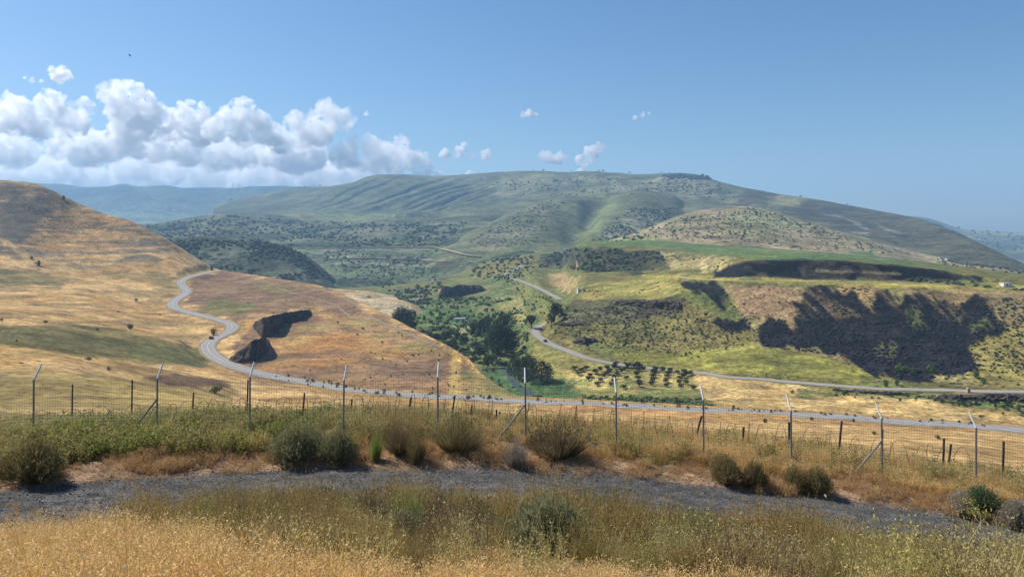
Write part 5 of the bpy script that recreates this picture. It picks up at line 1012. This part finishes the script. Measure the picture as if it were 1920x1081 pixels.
def scatter_object(name, label, kind, P, scl, rng, cat='grass', tilt=.12):
    n = len(P); me = bpy.data.meshes.new(name); me.vertices.add(n); me.vertices.foreach_set('co', np.asarray(P, np.float32).ravel())
    at = me.attributes.new('rot', 'FLOAT_VECTOR', 'POINT'); at.data.foreach_set('vector', np.stack([rng.normal(0, tilt, n), rng.normal(0, tilt, n), rng.uniform(0, 6.28, n)], -1).astype(np.float32).ravel())
    at = me.attributes.new('scl', 'FLOAT', 'POINT'); at.data.foreach_set('value', np.asarray(scl, np.float32)); at = me.attributes.new('idx', 'INT', 'POINT'); at.data.foreach_set('value', rng.integers(0, len(PR[kind]), n).astype(np.int32))
    c = bpy.data.collections.new(name + '_kinds'); [c.objects.link(o) for o in PR[kind] if o.name not in c.objects]
    g = bpy.data.node_groups.new(name, 'GeometryNodeTree'); g.interface.new_socket('Geometry', in_out='INPUT', socket_type='NodeSocketGeometry'); g.interface.new_socket('Geometry', in_out='OUTPUT', socket_type='NodeSocketGeometry')
    gi = g.nodes.new('NodeGroupInput'); go = g.nodes.new('NodeGroupOutput'); m2p = g.nodes.new('GeometryNodeMeshToPoints'); ip = g.nodes.new('GeometryNodeInstanceOnPoints'); ci = g.nodes.new('GeometryNodeCollectionInfo')
    ci.inputs['Collection'].default_value = c; ci.inputs['Separate Children'].default_value = True; ci.inputs['Reset Children'].default_value = True
    def na(nm, ty): q = g.nodes.new('GeometryNodeInputNamedAttribute'); q.data_type = ty; q.inputs['Name'].default_value = nm; return q.outputs['Attribute']
    L = g.links.new; L(gi.outputs[0], m2p.inputs['Mesh']); L(m2p.outputs[0], ip.inputs['Points']); L(ci.outputs[0], ip.inputs['Instance']); ip.inputs['Pick Instance'].default_value = True
    L(na('idx', 'INT'), ip.inputs['Instance Index']); L(na('rot', 'FLOAT_VECTOR'), ip.inputs['Rotation']); L(na('scl', 'FLOAT'), ip.inputs['Scale']); L(ip.outputs[0], go.inputs[0])
    o = link(name, me); md = o.modifiers.new('spread', 'NODES'); md.node_group = g; tag(o, label, cat, None, 'stuff'); return o
def spread(n, x0, x1, y0, y1, rng, fn):
    """fn(X, Y, px, s) -> keep probability, scale"""
    X = rng.uniform(x0, x1, n); Y = rng.uniform(y0, y1, n); s = track_s(X, Y); px = X / Y * F_PX + HX; p, sc = fn(X, Y, px, s); k = (rng.random(n) < p) & (np.abs(X / np.maximum(Y, 1)) < 1.0)
    X, Y = X[k], Y[k]; return np.stack([X, Y, ground_z(X, Y)], -1), (np.broadcast_to(sc, (n,))[k] * rng.uniform(.75, 1.2, k.sum()))
bank = lambda s: 1 - sstep(17.3, 18.0, s)
nz = lambda X, Y, sc, sd: fbm(X / sc, Y / sc, 3, sd)
def f_oat(X, Y, px, s): w = 1 - sstep(260, 620, px + 130 * nz(X, Y, 1.2, 1) + 45 * (Y - 5)); return w * (1 - sstep(7.0, 10, Y)), .80 - .22 * sstep(4.5, 7.5, Y) + .22 * nz(X, Y, .9, 14)
def f_short(X, Y, px, s): return sstep(350, 700, px) * (1 - sstep(5.2, 6.8, Y + 1.1 * nz(X, Y, 1.0, 2))) * (.9 - .35 * sstep(1150, 1400, px)), .74 + .25 * nz(X, Y, .8, 4)
hole = lambda px, Y: 1 - .95 * np.exp(-((px - 1022) / 100) ** 4) * (1 - sstep(9.8, 10.3, Y)) * sstep(5.5, 6.5, Y)
clump = lambda X, Y: nz(X, Y, .75, 60)
def f_olive(X, Y, px, s): return sstep(4.8, 6.8, Y + 1.0 * nz(X, Y, 1.0, 3)) * bank(s + .5 * nz(X, Y, 1.0, 8)) * sstep(120, 520, px + 90 * nz(X, Y, 1.5, 6)) * sstep(-.25, .15, clump(X, Y)) * hole(px, Y), .36 + .4 * clump(X, Y) + .48 * sstep(8, 12, Y) + .48 * nz(X, Y, 1.0, 10) + .18 * sstep(10, 13, Y) * sstep(330, 480, px) * (1 - sstep(1050, 1250, px)) - .12 * sstep(1350, 1600, px)
def f_lbank(X, Y, px, s): return (1 - sstep(200, 560, px)) * sstep(8, 12, Y) * bank(s + .8) * .7, .62 + .3 * nz(X, Y, 1.0, 12)
def f_bweed(X, Y, px, s): return sstep(4.5, 6.5, Y) * bank(s + .4 * nz(X, Y, 1, 8)) * sstep(350, 600, px) * sstep(-.05, .4, nz(X, Y, .8, 15)) * sstep(-.3, .1, clump(X, Y)) * hole(px, Y), .8 + .3 * clump(X, Y) + .3 * nz(X, Y, 1.2, 16)
def f_bfresh(X, Y, px, s): return hole(px, Y) * (sstep(9, 12, Y) * bank(s + .3) * sstep(300, 450, px) * (1 - sstep(640, 800, px)) * .7 + .4 * sstep(8, 12, Y) * bank(s) * sstep(900, 1000, px) * (1 - sstep(1000, 1350, px)) + .35 * sstep(8, 12, Y) * bank(s) * sstep(1400, 1500, px)), .9 + .3 * nz(X, Y, 1.2, 17)
def f_brown(X, Y, px, s): return sstep(5.5, 7.5, Y) * bank(s + .5) * sstep(420, 640, px) * sstep(.0, .35, nz(X, Y, 1.3, 51)) * sstep(-.35, .1, clump(X, Y)) * hole(px, Y), .8 + .3 * clump(X, Y) + .35 * nz(X, Y, 1.0, 52)
def f_tall(X, Y, px, s): return sstep(10.5, 12.5, Y) * bank(s + .9) * sstep(300, 480, px) * (1 - .55 * sstep(1200, 1350, px)) * sstep(-.2, .35, nz(X, Y, 1.6, 53)), .85 + .3 * nz(X, Y, 1.2, 54) - .2 * sstep(1250, 1450, px)
def f_orange(X, Y, px, s): return (sstep(22.2, 22.9, s + .35 * nz(X, Y, .7, 20)) * (1 - sstep(24.0, 25.2, s + .8 * nz(X, Y, 1.5, 21)))) * (.35 + .65 * sstep(.0, .45, nz(X, Y, .9, 22) + .35 * sstep(600, 900, px))), .9 + .6 * nz(X, Y, 1.0, 23)
def strip(s, X, Y, a=23.2, b=24.1): return sstep(a, b, s + .55 * nz(X, Y, 1.1, 30))
def f_weed(X, Y, px, s): return strip(s, X, Y) * (.9 * (1 - sstep(430, 820, px)) + .08 * sstep(430, 820, px)), .9 + .35 * nz(X, Y, 1.2, 31)
def f_grey(X, Y, px, s): return strip(s, X, Y, 23.6, 24.4) * (.5 - .3 * sstep(700, 900, px)) * sstep(-.4, .4, nz(X, Y, 1.3, 33)), .85 + .35 * nz(X, Y, 1.2, 34)
def f_fresh(X, Y, px, s): return strip(s, X, Y, 23.4, 24.0) * (1 - sstep(26, 27.5, Y)) * sstep(60, 200, px) * (1 - sstep(470, 640, px)) * sstep(-.3, .2, nz(X, Y, 1.4, 35)), 1.0 + .3 * nz(X, Y, 1.0, 36)
def f_folive(X, Y, px, s): return strip(s, X, Y, 23.0, 23.8) * (.2 + .75 * sstep(560, 760, px) * (1 - .6 * sstep(1080, 1250, px))) * sstep(-.4, .3, nz(X, Y, 1.2, 37)), .75 + .4 * nz(X, Y, 1.1, 38)
def f_fstraw(X, Y, px, s): return strip(s, X, Y, 23.2, 24.0) * (.2 + .8 * sstep(900, 1150, px)), 1.3 + .45 * nz(X, Y, 1.0, 39)
def f_trk(X, Y, px, s): return sstep(18, 18.3, s) * (1 - sstep(22, 22.4, s)) * sstep(.1, .6, nz(X, Y, 1.0, 40)) * np.exp(-((s - 20.0) / .8) ** 2) * .95, .5 + 0 * X
rg = np.random.default_rng(99)
scatter_object('golden_oat_grass', 'tall golden wild oats with drooping heads on the near left bank', 'oat', *spread(7000, -12, 5, 2.4, 13, rg, f_oat), rg)
scatter_object('golden_short_grass', 'short straw coloured grass along the near foot of the bank', 'short', *spread(9000, -8, 12, 2.6, 11, rg, f_short), rg)
P1 = spread(12000, -12, 18, 4.4, 19, rg, f_olive); scatter_object('olive_bank_grass', 'tall olive brown grass on the bank below the gravel track', 'olive', *P1, rg)
scatter_object('straw_bank_grass', 'pale straw grass between the oats and the track', 'short', *spread(2600, -16, 2, 8, 20, rg, f_lbank), rg)
scatter_object('grey_bank_weeds', 'grey green weeds mixed into the near bank', 'fine', *spread(4200, -8, 16, 5, 19, rg, f_bweed), rg, 'weeds'); scatter_object('fresh_bank_weeds', 'fresh yellow green weeds on the near bank', 'finefresh', *spread(3000, -10, 8, 8, 19, rg, f_bfresh), rg, 'weeds')
scatter_object('brown_bank_weeds', 'patches of withered brown weeds on the near bank', 'brown', *spread(4000, -8, 16, 5, 19, rg, f_brown), rg, 'weeds'); scatter_object('tall_bank_grass', 'tall feathery grass rising at the foot of the bank beside the track', 'tall', *spread(520, -11, 14, 10, 18, rg, f_tall), rg)
scatter_object('orange_verge_grass', 'short orange dry grass along the far edge of the track', 'orange', *spread(11000, -22, 22, 17, 27, rg, f_orange), rg)
scatter_object('green_fence_weeds', 'green weeds crowding the foot of the fence', 'weed', *spread(9500, -26, 24, 18, 33, rg, f_weed), rg, 'weeds'); scatter_object('grey_fence_weeds', 'grey green thistly weeds along the fence', 'grey', *spread(10000, -26, 26, 18, 33, rg, f_grey), rg, 'weeds')
scatter_object('fresh_fence_weeds', 'bright green weeds below the leftmost fence bays', 'fresh', *spread(4000, -20, 0, 18, 28, rg, f_fresh), rg, 'weeds'); scatter_object('olive_fence_grass', 'brownish olive grass clumps along the fence', 'olive', *spread(7000, -26, 26, 18, 32, rg, f_folive), rg)
scatter_object('straw_fence_grass', 'pale dry grass mixed along the fence', 'short', *spread(9000, -24, 26, 18, 33, rg, f_fstraw), rg); scatter_object('track_grass', 'sparse dry grass on the crown of the gravel track', 'orange', *spread(2500, -20, 22, 12, 23, rg, f_trk), rg)
def gravel():
    rng = np.random.default_rng(8); n = 42000; X = rng.uniform(-18, 20, n); Y = rng.uniform(14, 25, n); s = track_s(X, Y); k = (s > 17.8 + .3 * rng.normal(size=n)) & (s < 22.5 + .35 * np.abs(rng.normal(size=n))); X, Y = X[k], Y[k]
    Z = ground_z(X, Y); m = len(X); base = np.array([(1,0,-.3),(-.5,.87,-.3),(-.5,-.87,-.3),(0,0,.75)]); sz = .012 + .03 * rng.random(m) ** 3; V = base[None] * rng.uniform(.6, 1.4, (m, 4, 3)) * sz[:, None, None]
    a = rng.uniform(0, 6.28, m); c, sn = np.cos(a)[:, None], np.sin(a)[:, None]; V = np.stack([V[..., 0] * c - V[..., 1] * sn, V[..., 0] * sn + V[..., 1] * c, V[..., 2]], -1) + np.stack([X, Y, Z + .004], -1)[:, None]
    t = (np.arange(m) * 4)[:, None]; Fc = np.concatenate([t + np.array([[0,1,3]]), t + np.array([[1,2,3]]), t + np.array([[2,0,3]])]); m_g = rock_mat('gravel', (0.05, 0.049, 0.048), (0.21, 0.195, 0.18), 9.0, .2)
    tag(link('gravel', np_mesh('gravel', V.reshape(-1, 3), Fc, m_g)), 'dark loose gravel on the track', 'gravel', None, 'stuff')
gravel()
# ------------------------------------------------------------------ clouds
def cloud_mat(dens):
    m = bpy.data.materials.new('cloud_vapour'); m.use_nodes = True; nt = m.node_tree; nt.nodes.clear()
    o = nt.nodes.new('ShaderNodeOutputMaterial'); v = nt.nodes.new('ShaderNodeVolumePrincipled')
    pos = N(nt, 'ShaderNodeNewGeometry').outputs['Position']
    n = noise(nt, pos, 1 / 210.0, 7, 0.62, 0.3)
    nt.links.new(math_n(nt, 'MULTIPLY', mapr(nt, n, 0.43, 0.56, 0.0, 1.0), dens * 1.5), v.inputs['Density'])
    v.inputs['Color'].default_value = (1, 1, 1, 1); v.inputs['Anisotropy'].default_value = 0.5
    nt.links.new(v.outputs[0], o.inputs['Volume']); return m
ICO = {k: ico(k) for k in (1, 2, 3)}
def make_cloud(name, blobs, D, label, dens, voxel, disp, kids=13, gk=3):
    """blobs: (px x, px y, px radius) at distance D; every puff carries smaller puffs"""
    r = random.Random(len(label) * 13 + len(blobs)); V = []; Fc = []; n = 0; iv, fi = ICO[2]
    cen = np.array([(blobs[0][0] - HX) / F_PX * D, D, (HY - blobs[0][1]) / F_PX * D])
    def around(c, R0, k0, lo=-.5):
        a = r.uniform(0, 6.283); el = math.asin(r.uniform(math.sin(lo), 1)); return c + np.array([math.cos(a) * math.cos(el), math.sin(a) * math.cos(el), math.sin(el)]) * R0 * k0
    for bx, by, br in blobs:
        R0 = br / F_PX * D; c = np.array([(bx - HX) / F_PX * D, D + r.uniform(-1, 1) * R0 * 0.8, (HY - by) / F_PX * D]) - cen; subs = [(c, R0)]
        for k in range(kids):
            q = R0 * r.uniform(.26, .46); c1 = around(c, R0, .88); subs.append((c1, q))
            for m in range(gk): subs.append((around(c1, q, .9, -.2), q * r.uniform(.3, .5)))
        for cc, q in subs: V.append(iv * np.array([q, q, q * 0.92]) + cc); Fc.append(fi + n); n += len(iv)
    me = np_mesh(name, np.concatenate(V), np.concatenate(Fc), cloud_mat(dens), True); o = link(name, me, loc=tuple(cen))
    md = o.modifiers.new('remesh', 'REMESH'); md.mode = 'VOXEL'; md.voxel_size = voxel; md.use_smooth_shade = True
    for i, (sz, st) in enumerate(disp):
        t = bpy.data.textures.new('cloud_%d' % i, 'CLOUDS'); t.noise_scale = sz; t.noise_depth = 4
        dm = o.modifiers.new('billow', 'DISPLACE'); dm.texture = t; dm.strength = st; dm.mid_level = 0.5; dm.texture_coords = 'LOCAL'
    tag(o, label, 'cloud', 'cumulus clouds'); return o
CL = 14000.0; DN = 0.008
FD = ((300, 200), (110, 130), (42, 50))
make_cloud('cumulus_cloud', [(40,215,34),(0,220,36),(-70,215,50),(100,200,26),(130,225,32),(70,240,30),(-130,240,60),(150,200,18)], CL, 'broad white cumulus cloud at the end of the bank above the left hill', DN, 22, FD)
make_cloud('cumulus_cloud', [(222,175,24),(245,172,22),(262,200,32),(240,220,36),(275,240,34),(225,245,30),(298,225,26),(250,262,32)], CL * .97, 'tallest cumulus tower of the cloud bank', DN, 22, FD)
make_cloud('cumulus_cloud', [(340,225,26),(352,208,18),(380,232,26),(330,255,24),(372,258,24)], CL * 1.02, 'medium cumulus head between the tallest tower and its neighbour', DN, 22, FD)
make_cloud('cumulus_cloud', [(440,205,20),(458,208,20),(425,225,24),(480,232,28),(500,252,24),(455,250,28),(410,250,22),(525,268,20)], CL * .99, 'second tall cumulus tower, right of the tallest one', DN, 22, FD)
rb = random.Random(4)
for k, x in enumerate((-170, -60, 40, 130, 215, 310, 400, 490, 560)):
    y = 278 + rb.uniform(-8, 8) + (10 if x > 450 else 0); make_cloud('cumulus_cloud', [(x + rb.uniform(-45, 45), y + rb.uniform(-8, 14), rb.uniform(21, 35)) for q in range(7)], CL * rb.uniform(1.2, 1.35), 'white cloud of the middle rows of the cloud bank', DN * .7, 28, FD, 10, 3)
for k, x in enumerate(range(-200, 720, 62)):
    y = 322 + rb.uniform(-10, 6); make_cloud('cumulus_cloud', [(x + rb.uniform(-42, 42), y + rb.uniform(-6, 14), rb.uniform(17, 29)) for q in range(7)], CL * rb.uniform(1.5, 1.75), 'pale cloud low behind the far ridge at the foot of the bank', DN * .5, 34, FD, 8, 2)
make_cloud('cumulus_cloud', [(556,225,21),(590,240,34),(618,210,20),(640,225,24),(600,255,25),(575,262,20)], CL, 'rounded white cloud lobe jutting out right of the big cloud bank', DN * .8, 20, FD)
make_cloud('cumulus_cloud', [(655,292,29),(700,280,26),(735,285,32),(775,302,26),(640,302,17),(720,305,29),(675,305,23),(800,312,12)], CL, 'low white cloud with flat base above the mesa edge', DN * .8, 20, FD)
make_cloud('cumulus_cloud', [(112,139,16),(98,134,9),(124,146,12),(108,150,9)], CL, 'small puffy white cloud above the cloud bank', 0.012, 18, ((150, 100), (60, 45)))
for bl, lb in (([(835,288,10),(862,285,11),(885,293,10),(912,290,11),(870,273,7),(850,292,8)], 'ragged wisp of cloud above the table mountain crest'),
               ([(1030,295,13),(1052,298,13),(1017,289,8),(1040,302,8)], 'short white cloud left of a ragged taller cloud over the mesa'),
               ([(1088,298,11),(1106,288,13),(1125,277,11),(1095,304,11),(1112,300,10)], 'ragged rising cloud over the middle of the mesa'),
               ([(993,212,8),(981,214,6),(1003,216,6)], 'tiny faint cloud alone in the open blue sky'),
               ([(1207,215,5),(1190,220,4),(1217,213,4)], 'thin faint scrap of cloud farthest from the cloud bank'),
               ([(688,213,5),(694,215,3)], 'tiny cloud scrap beside the rounded cloud lobe'),
               ([(1092,326,13),(1080,327,8),(1104,328,8)], 'small bright cloud peeking over the middle of the mountain crest'),
               ([(800,330,14),(780,330,10),(825,331,11)], 'long low white cloud peeking over the mesa rim'),
               ([(880,326,8),(888,328,6)], 'small round cloud peeking over the mesa rim'),
               ([(60,150,5),(44,145,4),(75,152,4)], 'thin streak of cloud left of the small puffy cloud')):
    make_cloud('cumulus_cloud', bl, CL, lb, 0.014, 15, ((130, 80), (50, 40)), 8, 2)
# ------------------------------------------------------------------ haze
def haze(dens):
    x0, x1, y0, y1, z0, z1 = -9500, 9500, -9400, 9400, min(-138.0, min(float(q.z.min()) for q in SHEETS) - 3), 575
    V = [(x, y, z) for z in (z0, z1) for y in (y0, y1) for x in (x0, x1)]
    Fc = [(0, 2, 3, 1), (4, 5, 7, 6), (0, 1, 5, 4), (2, 6, 7, 3), (0, 4, 6, 2), (1, 3, 7, 5)]
    m = bpy.data.materials.new('haze_air'); m.use_nodes = True; nt = m.node_tree; nt.nodes.clear()
    o = nt.nodes.new('ShaderNodeOutputMaterial'); v = nt.nodes.new('ShaderNodeVolumePrincipled')
    v.inputs['Color'].default_value = (0.37, 0.65, 1.0, 1); v.inputs['Density'].default_value = dens; v.inputs['Anisotropy'].default_value = 0.2
    nt.links.new(v.outputs[0], o.inputs['Volume'])
    tag(link('haze', np_mesh('haze', V, Fc, m)), kind='stuff')
haze(1.15e-4)
